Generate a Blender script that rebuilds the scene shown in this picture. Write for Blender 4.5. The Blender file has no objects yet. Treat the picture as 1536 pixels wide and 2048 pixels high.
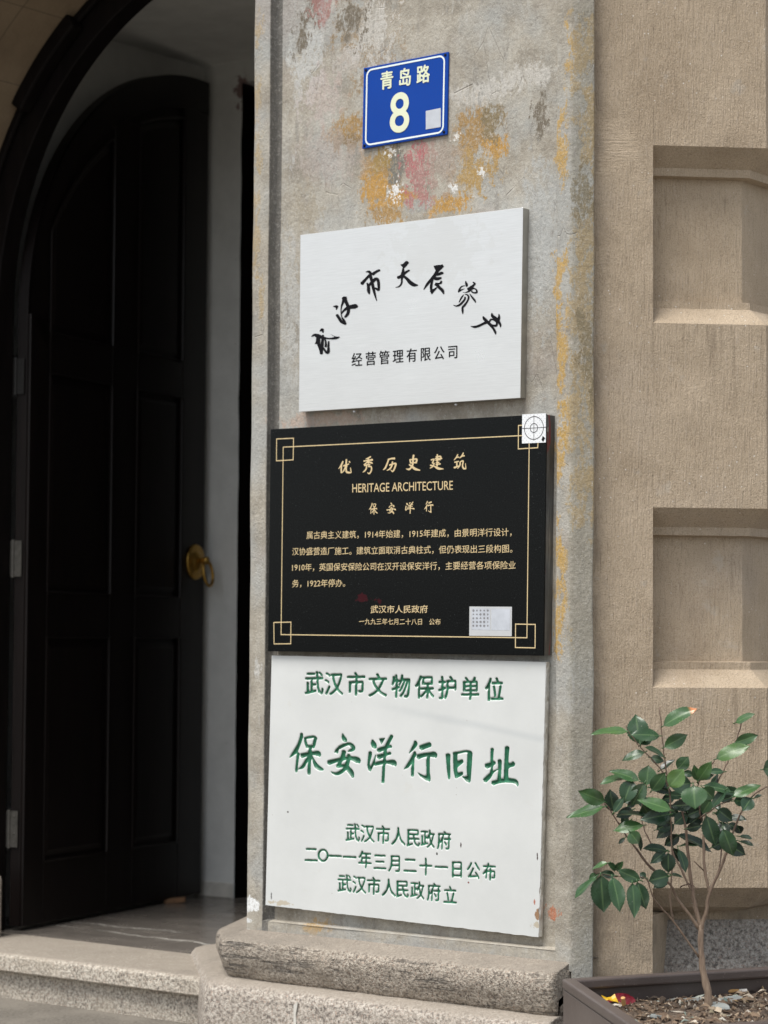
import bpy, bmesh, math, random
import numpy as np
from mathutils import Vector, Matrix, noise as mnoise

random.seed(7)
R = math.radians
scene = bpy.context.scene

# ------------------------------------------------------------------ camera
ZC = 0.895                                   # eye height above the pavement
F, PITCH, ROLL, YAW, DIST = 4740.4, R(3.0646), R(.3774), R(37.403), 5.13
cam = bpy.data.cameras.new('camera')
cam.sensor_fit = 'VERTICAL'; cam.sensor_height = 24; cam.lens = F / 2048 * 24
cam.clip_start = .05; cam.clip_end = 500
cam.dof.use_dof = True; cam.dof.focus_distance = 4.8; cam.dof.aperture_fstop = 3.2
camo = bpy.data.objects.new('camera', cam)
scene.collection.objects.link(camo)
cp, sp, cr, sr = math.cos(PITCH), math.sin(PITCH), math.cos(ROLL), math.sin(ROLL)
fw = np.array([0, cp, sp]); up0 = np.array([0, -sp, cp]); rt0 = np.array([1., 0, 0])
rt = cr * rt0 + sr * up0; up = cr * up0 - sr * rt0
camo.matrix_world = Matrix(((rt[0], up[0], -fw[0], 0), (rt[1], up[1], -fw[1], 0), (rt[2], up[2], -fw[2], ZC), (0, 0, 0, 1)))
scene.camera = camo

# ------------------------------------------------------------------ sky, sun, exposure
SUN_EL, SUN_AZ = R(64), R(226)               # azimuth measured clockwise from +Y; sun behind the viewer's left shoulder
w = bpy.data.worlds.new('World'); scene.world = w; w.use_nodes = True
wn = w.node_tree; bg = wn.nodes['Background']
sky = wn.nodes.new('ShaderNodeTexSky'); sky.sky_type = 'NISHITA'; sky.sun_disc = False
sky.sun_elevation = SUN_EL; sky.sun_rotation = SUN_AZ; sky.dust_density = 1.5; sky.ozone_density = 1; sky.air_density = 1
hs = wn.nodes.new('ShaderNodeHueSaturation'); hs.inputs['Saturation'].default_value = .28
wn.links.new(sky.outputs[0], hs.inputs['Color']); wn.links.new(hs.outputs[0], bg.inputs[0])
bg.inputs[1].default_value = .10
sl = bpy.data.lights.new('sun', 'SUN'); sl.energy = 2.3; sl.angle = R(30); sl.color = (1, .96, .9)
so = bpy.data.objects.new('sun', sl); scene.collection.objects.link(so)
sd = Vector((math.sin(SUN_AZ) * math.cos(SUN_EL), math.cos(SUN_AZ) * math.cos(SUN_EL), math.sin(SUN_EL)))
so.rotation_euler = sd.to_track_quat('Z', 'Y').to_euler(); so.location = sd * 30
scene.view_settings.view_transform = 'Standard'; scene.view_settings.look = 'None'
scene.view_settings.gamma = 1; scene.view_settings.use_curve_mapping = False
scene.view_settings.exposure = .82

# ------------------------------------------------------------------ frames: doorway plane (u right, d inwards, z up)
O = np.array([0, DIST, 0.]); eu = np.array([math.cos(YAW), -math.sin(YAW), 0]); ed = np.array([math.sin(YAW), math.cos(YAW), 0])
def ray(x, y): return fw + rt * (x - 768) / F + up * (1024 - y) / F
def at_d(x, y, d):
    v = ray(x, y); P = v * ((d + ed @ O) / (v @ ed)); return float((P - O) @ eu), float(P[2] + ZC)
def at_y(x, y, Y):
    v = ray(x, y); P = v * (Y / v[1]); return np.array([P[0], P[1], P[2] + ZC])
def at_z(x, y, z):
    v = ray(x, y); P = v * ((z - ZC) / v[2]); return np.array([P[0], P[1], z])
CORN = O + .482 * eu                          # right front corner of the pillar
G = R(6); wu = np.array([math.cos(G), math.sin(G), 0]); wd = np.array([-math.sin(G), math.cos(G), 0])
def at_w(x, y, d):
    v = ray(x, y); P = v * ((d + wd @ CORN) / (v @ wd)); return float((P - CORN) @ wu), float(P[2] + ZC)

# ------------------------------------------------------------------ helpers
col = scene.collection
def tag(o, label=None, cat=None, group=None, kind=None):
    for k, v in (('label', label), ('category', cat), ('group', group), ('kind', kind)):
        if v: o[k] = v
    return o
def empty(name, loc, rz=0, **k):
    o = bpy.data.objects.new(name, None); o.location = loc; o.rotation_euler = (0, 0, rz); o.empty_display_size = .05
    col.objects.link(o); return tag(o, **k)
def pill(name, loc=(0, 0, 0), **k):           # an Empty in the doorway frame
    P = O + eu * loc[0] + ed * loc[1]
    return empty(name, (P[0], P[1], loc[2]), -YAW, **k)
def mesh(name, verts, faces, m, parent=None, smooth=False, bevel=0, seg=2, off=None, **k):
    me = bpy.data.meshes.new(name)
    if off is not None: verts = [(v[0] - off[0], v[1] - off[1], v[2] - off[2]) for v in verts]
    me.from_pydata([tuple(map(float, v)) for v in verts], [], faces); me.materials.append(m)
    if smooth: me.polygons.foreach_set('use_smooth', [True] * len(me.polygons))
    me.validate(); me.update()
    b = bmesh.new(); b.from_mesh(me); bmesh.ops.recalc_face_normals(b, faces=b.faces); b.to_mesh(me); b.free()
    o = bpy.data.objects.new(name, me); col.objects.link(o)
    if parent: o.parent = parent
    if bevel:
        bm = o.modifiers.new('bevel', 'BEVEL'); bm.width = bevel; bm.segments = seg; bm.limit_method = 'ANGLE'; bm.angle_limit = R(40)
    return tag(o, **k)
class MB:
    def __init__(s): s.v = []; s.f = []
    def add(s, vs, fs):
        n = len(s.v); s.v += [tuple(v) for v in vs]; s.f += [tuple(i + n for i in f) for f in fs]; return s
    def box(s, a, b):
        (x0, y0, z0), (x1, y1, z1) = a, b
        return s.add([(x0, y0, z0), (x1, y0, z0), (x1, y1, z0), (x0, y1, z0), (x0, y0, z1), (x1, y0, z1), (x1, y1, z1), (x0, y1, z1)],
                     [(0, 3, 2, 1), (4, 5, 6, 7), (0, 1, 5, 4), (1, 2, 6, 5), (2, 3, 7, 6), (3, 0, 4, 7)])
    def prism(s, pts, z0, z1):                 # footprint polygon, vertical
        n = len(pts)
        return s.add([(p[0], p[1], z0) for p in pts] + [(p[0], p[1], z1) for p in pts],
                     [tuple(range(n))[::-1], tuple(range(n, 2 * n))] + [(i, (i + 1) % n, n + (i + 1) % n, n + i) for i in range(n)])
    def plate(s, pts, d0, d1):                 # polygon in (u,z), thickness along d
        n = len(pts)
        return s.add([(p[0], d0, p[1]) for p in pts] + [(p[0], d1, p[1]) for p in pts],
                     [tuple(range(n)), tuple(range(n, 2 * n))[::-1]] + [(i, n + i, n + (i + 1) % n, (i + 1) % n) for i in range(n)])
    def tube(s, pts, rad, seg=8, cap=True):
        pts = [Vector(p) for p in pts]; n = len(pts); rr = rad if hasattr(rad, '__len__') else [rad] * n
        base = len(s.v); prev = None
        for i, p in enumerate(pts):
            t = (pts[min(i + 1, n - 1)] - pts[max(i - 1, 0)]).normalized()
            if prev is None: a = t.orthogonal().normalized()
            else: a = (prev - t * prev.dot(t)).normalized()
            prev = a; b = t.cross(a)
            for k in range(seg):
                q = p + (a * math.cos(2 * math.pi * k / seg) + b * math.sin(2 * math.pi * k / seg)) * rr[i]; s.v.append(tuple(q))
        for i in range(n - 1):
            for k in range(seg):
                s.f.append((base + i * seg + k, base + i * seg + (k + 1) % seg, base + (i + 1) * seg + (k + 1) % seg, base + (i + 1) * seg + k))
        if cap:
            s.f.append(tuple(base + k for k in range(seg))[::-1]); s.f.append(tuple(base + (n - 1) * seg + k for k in range(seg)))
        return s
    def lathe(s, prof, seg=32, org=(0, 0, 0), ax='y', scal=None):   # prof (r, h)
        base = len(s.v); n = len(prof)
        for r_, h in prof:
            for k in range(seg):
                a = 2 * math.pi * k / seg; rr = r_ * (scal(a) if scal and r_ > 0 else 1)
                c, q = rr * math.cos(a), rr * math.sin(a)
                p = (c, h, q) if ax == 'y' else (c, q, h) if ax == 'z' else (h, c, q)
                s.v.append((org[0] + p[0], org[1] + p[1], org[2] + p[2]))
        for i in range(n - 1):
            for k in range(seg): s.f.append((base + i * seg + k, base + i * seg + (k + 1) % seg, base + (i + 1) * seg + (k + 1) % seg, base + (i + 1) * seg + k))
        s.f.append(tuple(base + k for k in range(seg))); s.f.append(tuple(base + (n - 1) * seg + k for k in range(seg))[::-1])
        return s
    def build(s, name, m, parent=None, **k): return mesh(name, s.v, s.f, m, parent, **k)

# ------------------------------------------------------------------ node materials
class NB:
    def __init__(s, name):
        s.m = bpy.data.materials.new(name); s.m.use_nodes = True; s.t = s.m.node_tree; s.p = s.t.nodes['Principled BSDF']
        s.co = s.t.nodes.new('ShaderNodeTexCoord').outputs['Object']
    def new(s, t, **k):
        n = s.t.nodes.new(t)
        for a, b in k.items(): setattr(n, a, b)
        return n
    def set(s, sock, v):
        if hasattr(v, 'is_output') or isinstance(v, bpy.types.NodeSocket): s.t.links.new(v, sock)
        else:
            if isinstance(v, (tuple, list)) and len(v) == 3 and sock.type == 'RGBA': v = (*v, 1)
            sock.default_value = v
    def map(s, scale=(1, 1, 1), loc=(0, 0, 0), rot=(0, 0, 0), vec=None):
        n = s.new('ShaderNodeMapping'); s.set(n.inputs[0], vec or s.co); n.inputs['Scale'].default_value = scale; n.inputs['Location'].default_value = loc; n.inputs['Rotation'].default_value = rot
        return n.outputs[0]
    def noise(s, scale, detail=4, rough=.55, vec=None, dist=0):
        n = s.new('ShaderNodeTexNoise'); s.set(n.inputs['Vector'], vec or s.co); n.inputs['Scale'].default_value = scale
        n.inputs['Detail'].default_value = detail; n.inputs['Roughness'].default_value = rough; n.inputs['Distortion'].default_value = dist
        return n.outputs['Fac']
    def vor(s, scale, vec=None, feature='F1', out='Distance', rand=1):
        n = s.new('ShaderNodeTexVoronoi'); n.feature = feature; s.set(n.inputs['Vector'], vec or s.co); n.inputs['Scale'].default_value = scale; n.inputs['Randomness'].default_value = rand
        return n.outputs[out]
    def ramp(s, fac, stops, interp='LINEAR'):
        n = s.new('ShaderNodeValToRGB'); s.set(n.inputs[0], fac); cr = n.color_ramp; cr.interpolation = interp
        while len(cr.elements) < len(stops): cr.elements.new(.5)
        for e, (p, c) in zip(cr.elements, stops):
            e.position = p; e.color = (*c, 1) if isinstance(c, (tuple, list)) else (c, c, c, 1)
        return n.outputs[0]
    def step(s, fac, a, b, lo=0., hi=1.):
        n = s.new('ShaderNodeMapRange', interpolation_type='SMOOTHSTEP'); s.set(n.inputs[0], fac)
        for i, v in enumerate((a, b, lo, hi)): n.inputs[1 + i].default_value = v
        return n.outputs[0]
    def math(s, op, a, b=0., c=None):
        n = s.new('ShaderNodeMath', operation=op); s.set(n.inputs[0], a); s.set(n.inputs[1], b)
        if c is not None: s.set(n.inputs[2], c)
        return n.outputs[0]
    def mix(s, fac, a, b, blend='MIX'):
        n = s.new('ShaderNodeMix', data_type='RGBA', blend_type=blend); s.set(n.inputs[0], fac); s.set(n.inputs[6], a); s.set(n.inputs[7], b)
        return n.outputs[2]
    def bump(s, h, strength=.5, dist=.01, normal=None):
        n = s.new('ShaderNodeBump'); n.inputs['Strength'].default_value = strength; n.inputs['Distance'].default_value = dist; s.set(n.inputs['Height'], h)
        if normal: s.set(n.inputs['Normal'], normal)
        return n.outputs[0]
    def sep(s, vec=None):
        n = s.new('ShaderNodeSeparateXYZ'); s.set(n.inputs[0], vec or s.co); return n.outputs
    def attr(s, name): return s.new('ShaderNodeAttribute', attribute_name=name).outputs['Fac']
    def patch(s, u, z, ru, rz, nz, amp=.9, soft=.25):   # ragged blotch centred at (u, z) of the object's own face
        n = s.new('ShaderNodeMapping'); s.set(n.inputs[0], s.co); n.vector_type = 'TEXTURE'
        n.inputs['Location'].default_value = (u, 0, z); n.inputs['Scale'].default_value = (ru, 50, rz)
        l = s.new('ShaderNodeVectorMath', operation='LENGTH'); s.set(l.inputs[0], n.outputs[0])
        v = s.math('SUBTRACT', 1., l.outputs['Value'])
        return s.step(s.math('MULTIPLY_ADD', s.step(nz, .25, .75), amp * 1.35, s.math('SUBTRACT', v, amp * .72)), 0, soft)
    def out(s, colr, rough=.7, metal=0., normal=None, **k):
        s.set(s.p.inputs['Base Color'], colr); s.set(s.p.inputs['Roughness'], rough); s.set(s.p.inputs['Metallic'], metal)
        if normal: s.set(s.p.inputs['Normal'], normal)
        for a, b in k.items(): s.set(s.p.inputs[a.replace('_', ' ')], b)
        return s.m

def plain(name, c, rough=.5, metal=0., var=.12, scale=30, bump=0., **k):
    b = NB(name); n = b.noise(scale, 4)
    d = tuple(x * (1 - var) for x in c); l = tuple(min(1, x * (1 + var)) for x in c)
    return b.out(b.ramp(n, [(.3, d), (.7, l)]), rough, metal, b.bump(b.noise(scale * 4, 3), bump, .003) if bump else None, **k)

def plaster():
    b = NB('weathered_plaster')
    big, mid, fine = b.noise(3.2, 5, .6), b.noise(14, 6, .65), b.noise(150, 3, .6)
    vert = b.noise(1, 5, .62, b.map((38, 38, 9)))
    rag = b.noise(1, 8, .78, b.map((42, 42, 22), loc=(3, 1, 2)))
    brk = b.step(b.noise(1, 5, .8, b.map((170, 170, 70), loc=(5, 1, 8))), .36, .50)
    c = b.ramp(mid, [(.28, (.235, .208, .165)), (.5, (.36, .328, .272)), (.72, (.46, .43, .37))])
    g2 = b.noise(420, 2, .7)
    c = b.mix(b.step(big, .45, .62, 0, .75), c, (.36, .37, .36))
    c = b.mix(b.step(vert, .56, .75, 0, .6), c, (.50, .50, .47))
    c = b.mix(b.step(vert, .44, .28, 0, .55), c, (.20, .19, .175))
    c = b.mix(b.step(b.noise(5, 4, .6, b.map(loc=(4, 7, 1))), .55, .7, 0, .35), c, (.33, .27, .24))
    def P(px, py, rx, ry, color, amp=1.1, soft=.3, k=1., nz=rag):
        nonlocal c
        u, z = at_d(px, py, .015); s = .00108
        mk_ = b.math('MULTIPLY', b.math('MULTIPLY', b.patch(u, z, rx * 1.1 * s / .8, ry * 1.1 * s, nz, amp, soft), brk), k)
        c = b.mix(mk_, c, color)
    ochre, orange, dark = (.34, .21, .075), (.45, .25, .055), (.15, .125, .09)
    P(725, 70, 70, 95, (.27, .19, .10), 1.5); P(735, 60, 50, 70, (.50, .48, .44), 1.7); P(610, 110, 34, 90, (.50, .51, .50), 1.5, k=.8); P(690, 120, 40, 30, (.48, .45, .42), 1.6, k=.7)
    P(598, 75, 16, 45, dark, 1.7); P(625, 20, 18, 35, dark, 1.7); P(640, 15, 26, 30, (.36, .16, .15), 1.6, k=.7); P(700, 40, 30, 40, dark, 1.8)
    P(695, 262, 46, 38, ochre, 1.2); P(690, 280, 30, 20, (.20, .13, .05), 1.5)
    P(950, 262, 48, 62, ochre, 1.3); P(985, 290, 26, 26, orange, 1.4); P(945, 345, 40, 45, (.38, .25, .09), 1.5); P(980, 240, 20, 40, (.22, .17, .09), 1.5)
    P(765, 340, 48, 66, ochre, 1.2); P(748, 375, 30, 36, orange, 1.4); P(790, 330, 22, 40, (.16, .16, .14), 1.5); P(760, 315, 20, 26, (.30, .20, .06), 1.5)
    P(790, 400, 60, 26, orange, 1.3); P(890, 408, 46, 20, orange, 1.4); P(770, 430, 40, 22, ochre, 1.4); P(830, 410, 34, 18, (.34, .335, .31), 1.0)
    P(836, 340, 32, 64, (.40, .12, .125), 1.5); P(838, 350, 22, 40, (.36, .25, .22), 2.2, k=.7); P(880, 320, 34, 60, (.34, .28, .23), 1.3, k=.8)
    P(785, 382, 11, 16, (.75, .75, .74), 1.9, .2, nz=fine); P(778, 300, 9, 10, (.72, .72, .70), 1.9, .2, nz=fine); P(905, 375, 7, 7, (.7, .7, .68), 1.9, .2, nz=fine); P(958, 342, 5, 8, (.7, .7, .68), 1.9, .2, nz=fine); P(908, 272, 6, 6, (.68, .66, .62), 1.9, .2, nz=fine)
    P(640, 190, 40, 60, (.46, .38, .35), 1.5, k=.6); P(650, 310, 70, 60, (.40, .345, .31), 1.5, k=.6)
    P(960, 185, 70, 24, (.52, .50, .46), 1.2, k=.8); P(1050, 150, 60, 26, (.52, .50, .46), 1.3, k=.8); P(1075, 235, 14, 40, dark, 1.8)
    P(1075, 480, 36, 150, (.42, .43, .42), 1.4, k=.7); P(575, 560, 22, 200, (.44, .44, .42), 1.6, k=.8); P(600, 420, 40, 60, (.33, .29, .22), 1.5, k=.7)
    P(640, 838, 90, 16, (.45, .33, .26), 1.5, k=.7); P(900, 810, 120, 14, (.30, .26, .21), 1.4, k=.7)
    for x, y, rx, ry in ((1128, 300, 12, 60), (1122, 560, 14, 60), (1130, 700, 12, 80), (1124, 905, 11, 55), (1122, 1085, 9, 34), (1134, 1120, 8, 30), (1125, 1230, 14, 60), (1165, 110, 18, 60), (1180, 250, 14, 70), (1172, 470, 16, 60), (1165, 620, 18, 90), (1170, 760, 16, 60), (1162, 960, 14, 60), (1150, 840, 20, 50), (1180, 980, 8, 60), (1118, 1290, 9, 24), (1185, 330, 8, 120)):
        P(x, y, rx * 1.25, ry * 1.15, (.46, .29, .08), 1.7, .4, .9)
    P(1167, 1000, 22, 1250, (.27, .255, .205), .5, .3, .6)
    for x, y, rx, ry in ((1165, 400, 14, 60), (1172, 700, 12, 80)): P(x, y, rx, ry, (.20, .165, .10), 1.5, .4, .8)
    for x, y, rx, ry in ((522, 200, 9, 60), (525, 310, 10, 60), (520, 470, 10, 120), (527, 60, 10, 50), (530, 600, 7, 60)): P(x, y, rx * 1., ry * 1., (.40, .285, .13), 1.8, .6, .6)
    gsx = b.sep()[0]; c = b.mix(b.math('MULTIPLY', b.math('MULTIPLY', b.step(gsx, -.3362, -.3345), b.step(gsx, -.316, -.3185)), b.step(b.noise(30, 4, .7), .25, .5, .55, .95)), c, (.115, .11, .10))  # shade of the recess's left step painted in as a dark band
    P(1110, 1826, 20, 12, (.45, .17, .09), 1.6); P(640, 1855, 26, 13, (.42, .28, .12), 1.5); P(525, 1340, 6, 30, (.5, .49, .46), 1.4)
    P(508, 1808, 20, 14, (.78, .80, .80), 1.0, .1); P(507, 1840, 9, 5, (.7, .72, .72), .9, .1); P(503, 1865, 12, 8, (.78, .80, .80), 1.0, .1)
    P(800, 1905, 420, 36, (.30, .31, .31), .5, .6, .55)
    sc = b.vor(1, b.map((26, 26, 9), rot=(0, .5, 0)), 'DISTANCE_TO_EDGE'); scm = b.math('MULTIPLY', b.step(sc, .016, .004), b.step(b.noise(6, 2), .56, .66))
    c = b.mix(b.math('MULTIPLY', scm, .35), c, (.16, .14, .115))
    scr = b.math('MULTIPLY', b.step(b.noise(1, 3, .7, b.map((260, 260, 26), loc=(1, 2, 3))), .66, .74), b.step(b.noise(8, 3), .5, .62)); c = b.mix(b.math('MULTIPLY', scr, .8), c, (.10, .095, .085))
    scw = b.math('MULTIPLY', b.step(b.noise(1, 3, .7, b.map((220, 220, 40), rot=(0, .3, 0), loc=(6, 2, 3))), .64, .74), b.step(b.noise(6, 3, .5, b.map(loc=(3, 3, 9))), .48, .6)); c = b.mix(b.math('MULTIPLY', scw, .7), c, (.60, .60, .57))
    pit = b.step(b.vor(60), .10, .04); pm = b.math('MULTIPLY', pit, b.step(b.noise(9, 2), .5, .65))
    c = b.mix(pm, c, (.55, .53, .49)); c = b.mix(b.step(fine, .54, .72, 0, .28), c, (.62, .60, .55)); c = b.mix(b.step(fine, .45, .28, 0, .36), c, (.14, .125, .10)); c = b.mix(b.step(g2, .46, .32, 0, .26), c, (.13, .115, .09)); c = b.mix(b.step(g2, .56, .70, 0, .20), c, (.66, .63, .58))
    h = b.math('ADD', b.math('MULTIPLY', rag, .8), b.math('MULTIPLY_ADD', fine, .35, b.math('MULTIPLY', mid, .7)))
    h = b.math('SUBTRACT', h, b.math('MULTIPLY', scm, .6))
    return b.out(c, b.ramp(mid, [(.3, .75), (.7, .92)]), 0, b.bump(h, .55, .008))

def stucco():
    b = NB('combed_tan_stucco')
    vst = b.noise(1, 5, .7, b.map((230, 230, 20))); hst = b.noise(1, 4, .7, b.map((26, 26, 240)))
    sel = b.step(b.noise(4.5, 3), .60, .72, 0, .8)
    big, mid, fine = b.noise(2.4, 5, .6), b.noise(11, 5, .65), b.noise(320, 2)
    c = b.ramp(mid, [(.3, (.45, .355, .25)), (.7, (.555, .447, .325))])
    g2 = b.noise(380, 2, .7)
    c = b.mix(b.step(big, .5, .68, 0, .55), c, (.45, .375, .30)); c = b.mix(b.step(b.noise(3, 4, .6, b.map((1, 1, .6), loc=(5, 2, 9))), .55, .7, 0, .45), c, (.335, .25, .165))
    st = b.mix(sel, vst, hst)
    c = b.mix(b.step(st, .46, .32, 0, .42), c, (.24, .185, .13)); c = b.mix(b.step(st, .55, .70, 0, .4), c, (.56, .475, .385)); c = b.mix(b.step(g2, .47, .33, 0, .4), c, (.17, .13, .09)); c = b.mix(b.step(g2, .55, .70, 0, .35), c, (.60, .52, .44))
    sp_ = b.math('MULTIPLY', b.step(b.vor(62), .12, .07), b.step(b.noise(7, 3), .48, .60))
    c = b.mix(sp_, c, (.74, .69, .62)); dk = b.math('MULTIPLY', b.step(b.vor(95, b.map(loc=(2, 1, 4))), .07, .04), b.step(b.noise(8, 2, .5, b.map(loc=(1, 4, 4))), .52, .62)); c = b.mix(dk, c, (.14, .11, .08))
    c = b.mix(b.step(b.noise(16, 4, .6, b.map(loc=(8, 3, 1))), .62, .72, 0, .45), c, (.54, .49, .42))
    sx, sy, sz = b.sep()
    dr = b.noise(1, 4, .7, b.map((60, 60, 2.2), loc=(2, 2, 2)))
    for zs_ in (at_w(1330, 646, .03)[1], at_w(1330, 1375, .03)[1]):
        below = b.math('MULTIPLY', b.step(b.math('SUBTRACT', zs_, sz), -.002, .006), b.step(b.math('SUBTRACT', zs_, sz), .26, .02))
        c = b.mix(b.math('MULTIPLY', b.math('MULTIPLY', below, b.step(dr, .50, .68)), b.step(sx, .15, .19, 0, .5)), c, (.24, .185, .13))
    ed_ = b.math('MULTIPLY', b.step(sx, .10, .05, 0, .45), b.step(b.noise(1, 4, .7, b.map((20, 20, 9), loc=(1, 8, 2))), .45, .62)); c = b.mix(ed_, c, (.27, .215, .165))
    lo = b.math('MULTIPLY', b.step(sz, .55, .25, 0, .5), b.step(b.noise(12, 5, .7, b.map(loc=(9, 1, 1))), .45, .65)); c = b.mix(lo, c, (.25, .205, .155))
    h = b.math('ADD', b.math('MULTIPLY', st, 1.), b.math('MULTIPLY_ADD', fine, .3, b.math('MULTIPLY', mid, .6)))
    return b.out(c, .88, 0, b.bump(h, .8, .007))

def granite(name, tint=(1, 1, 1), streak=False, contrast=1., scale=1.):
    b = NB(name)
    a, g, d2 = b.noise(150 * scale, 3, .7), b.noise(260 * scale, 2, .6, b.map(loc=(3, 3, 3))), b.noise(7, 4)
    c = b.ramp(a, [(.36, (.125, .113, .10)), (.45, (.27, .243, .212)), (.54, (.39, .36, .318)), (.66, (.54, .51, .46))])
    c = b.mix(b.step(g, .60, .66, 0, .7), c, (.42, .31, .25)); c = b.mix(b.step(g, .38, .32, 0, .6), c, (.10, .098, .098))
    c = b.mix(b.step(d2, .45, .7, 0, .5), c, (.33, .295, .25)); c = b.mix(1., c, tint, 'MULTIPLY')
    gn = b.new('ShaderNodeNewGeometry').outputs['Normal']; nz3 = b.sep(gn)[2]
    c = b.mix(b.math('MULTIPLY', b.step(nz3, .45, .9), b.step(b.noise(30, 4, .7), .2, .6, .5, .85)), c, (.27, .235, .195))
    c = b.mix(b.step(b.noise(3.5, 6, .7, b.map(loc=(7, 1, 3))), .50, .70, 0, .5), c, (.17, .15, .125))
    h = b.math('ADD', a, b.math('MULTIPLY', d2, .5)); nrm = b.bump(h, .6, .005)
    if streak:
        s_ = b.noise(1, 4, .65, b.map((9, 9, 120))); m_ = b.math('MULTIPLY', b.math('MULTIPLY', b.step(s_, .48, .40), b.step(nz3, .75, .4)), b.step(b.noise(5, 4), .44, .56))
        c = b.mix(b.math('MULTIPLY', m_, .6), c, (.07, .065, .06)); h = b.math('SUBTRACT', h, m_); nrm = b.bump(h, .9, .008)
    return b.out(c, .8, 0, nrm)

def marble():
    b = NB('white_marble')
    n, v = b.noise(5, 6, .6), b.noise(1, 6, .6, b.map((1.2, 3, 9), rot=(0, R(-14), 0), loc=(0, 0, .7)), 1.2)
    c = b.ramp(n, [(.3, (.575, .592, .583)), (.7, (.655, .672, .663))])
    # one grey vein dips across the upper right
    u1, z1 = at_d(700, 1400, 0); u2, z2 = at_d(1090, 1480, 0)
    sx, sy, sz = b.sep(); line = b.math('SUBTRACT', sz, b.math('MULTIPLY_ADD', sx, (z2 - z1) / (u2 - u1), z1 - u1 * (z2 - z1) / (u2 - u1)))
    line = b.math('ABSOLUTE', b.math('ADD', line, b.math('MULTIPLY', b.math('SUBTRACT', v, .5), .03)))
    c = b.mix(b.math('MULTIPLY', b.step(line, .014, .0), b.step(sx, -.12, .2, 0, .38)), c, (.44, .47, .48))
    c = b.mix(b.step(v, .60, .72, 0, .2), c, (.53, .56, .56)); c = b.mix(b.step(b.noise(22, 4, .7), .62, .72, 0, .25), c, (.58, .57, .52))
    dt = b.math('MULTIPLY', b.step(b.vor(38), .055, .025), b.step(b.noise(6, 2), .5, .62)); c = b.mix(b.math('MULTIPLY', dt, .75), c, (.22, .17, .14))
    for px, py, rx, ry, cc in ((1074, 1828, 5, 10, (.30, .18, .10)), (1067, 1803, 2, 8, (.42, .17, .12)), (1072, 1852, 10, 8, (.47, .42, .33)), (560, 1806, 30, 5, (.5, .45, .36)), (920, 1690, 1.6, 9, (.05, .03, .03)), (1073, 1713, 1.6, 8, (.05, .03, .03)), (541, 1794, 1.6, 9, (.12, .12, .12)), (872, 1708, 2, 3, (.05, .05, .04)), (935, 1765, 2, 2, (.2, .06, .05)), (574, 1624, 2, 2, (.05, .04, .04))):
        uu_, zz_ = at_d(px, py, 0); c = b.mix(b.patch(uu_, zz_, rx * .0013, ry * .00108, b.noise(70, 4, .7), .8, .3), c, cc)
    a = b.attr('paint'); pn = b.noise(60, 4, .7)
    green = b.ramp(b.noise(45, 3), [(.3, (.008, .085, .042)), (.6, (.016, .15, .075)), (.8, (.06, .26, .14))])
    c = b.mix(b.step(b.math('MULTIPLY_ADD', pn, .3, a), .50, .66), c, green)
    return b.out(c, .42, 0, b.bump(b.noise(180, 2), .06, .002))

def edge_marble():
    b = NB('chipped_marble_edge'); n = b.noise(40, 5, .7)
    return b.out(b.ramp(n, [(.3, (.42, .38, .32)), (.5, (.68, .67, .62)), (.7, (.78, .78, .75))]), .7, 0, b.bump(n, .8, .006))

def black_granite():
    b = NB('polished_black_granite'); n = b.noise(420, 2, .6); n2 = b.noise(6, 4)
    c = b.ramp(n, [(.35, (.0025, .003, .0032)), (.6, (.006, .007, .0075)), (.70, (.02, .023, .023)), (.78, (.06, .066, .066))])
    c = b.mix(b.math('MULTIPLY', b.step(b.vor(130), .1, .05), b.step(b.noise(11, 2), .5, .6)), c, (.10, .11, .11))
    u, z = at_d(735, 1200, 0); c = b.mix(b.math('MULTIPLY', b.patch(u, z, .03, .014, b.noise(30, 4), 1.2), .5), c, (.07, .006, .012))
    return b.out(c, .10, 0, None, Specular_IOR_Level=.11)

def black_edge():
    b = NB('granite_slab_edge'); n = b.noise(1, 5, .65, b.map((60, 60, 7)))
    c = b.ramp(n, [(.35, (.05, .052, .052)), (.55, (.12, .123, .12)), (.7, (.26, .26, .25))])
    c = b.mix(b.step(b.noise(1, 3, .6, b.map((50, 50, 5), loc=(3, 3, 6))), .62, .66), c, (.20, .03, .035)); c = b.mix(b.step(b.noise(22, 3), .66, .7), c, (.42, .40, .35))
    return b.out(c, .55)

def steel():
    b = NB('brushed_steel'); s_ = b.noise(1, 4, .6, b.map((6, 6, 520))); n = b.noise(9, 5, .6)
    s_ = b.math('MULTIPLY_ADD', b.noise(1, 3, .6, b.map((22, 22, 900))), .6, b.math('MULTIPLY', s_, .4)); c = b.ramp(s_, [(.35, (.70, .70, .685)), (.65, (.80, .80, .785))])
    u, z = at_d(870, 500, 0); st = b.patch(u, z, .13, .07, b.noise(26, 6, .7), 1.1, .12); c = b.mix(b.math('MULTIPLY', st, .28), c, (.66, .65, .61))
    return b.out(c, b.ramp(n, [(.3, .27), (.7, .36)]), .8, b.bump(s_, .02, .002))

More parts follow.
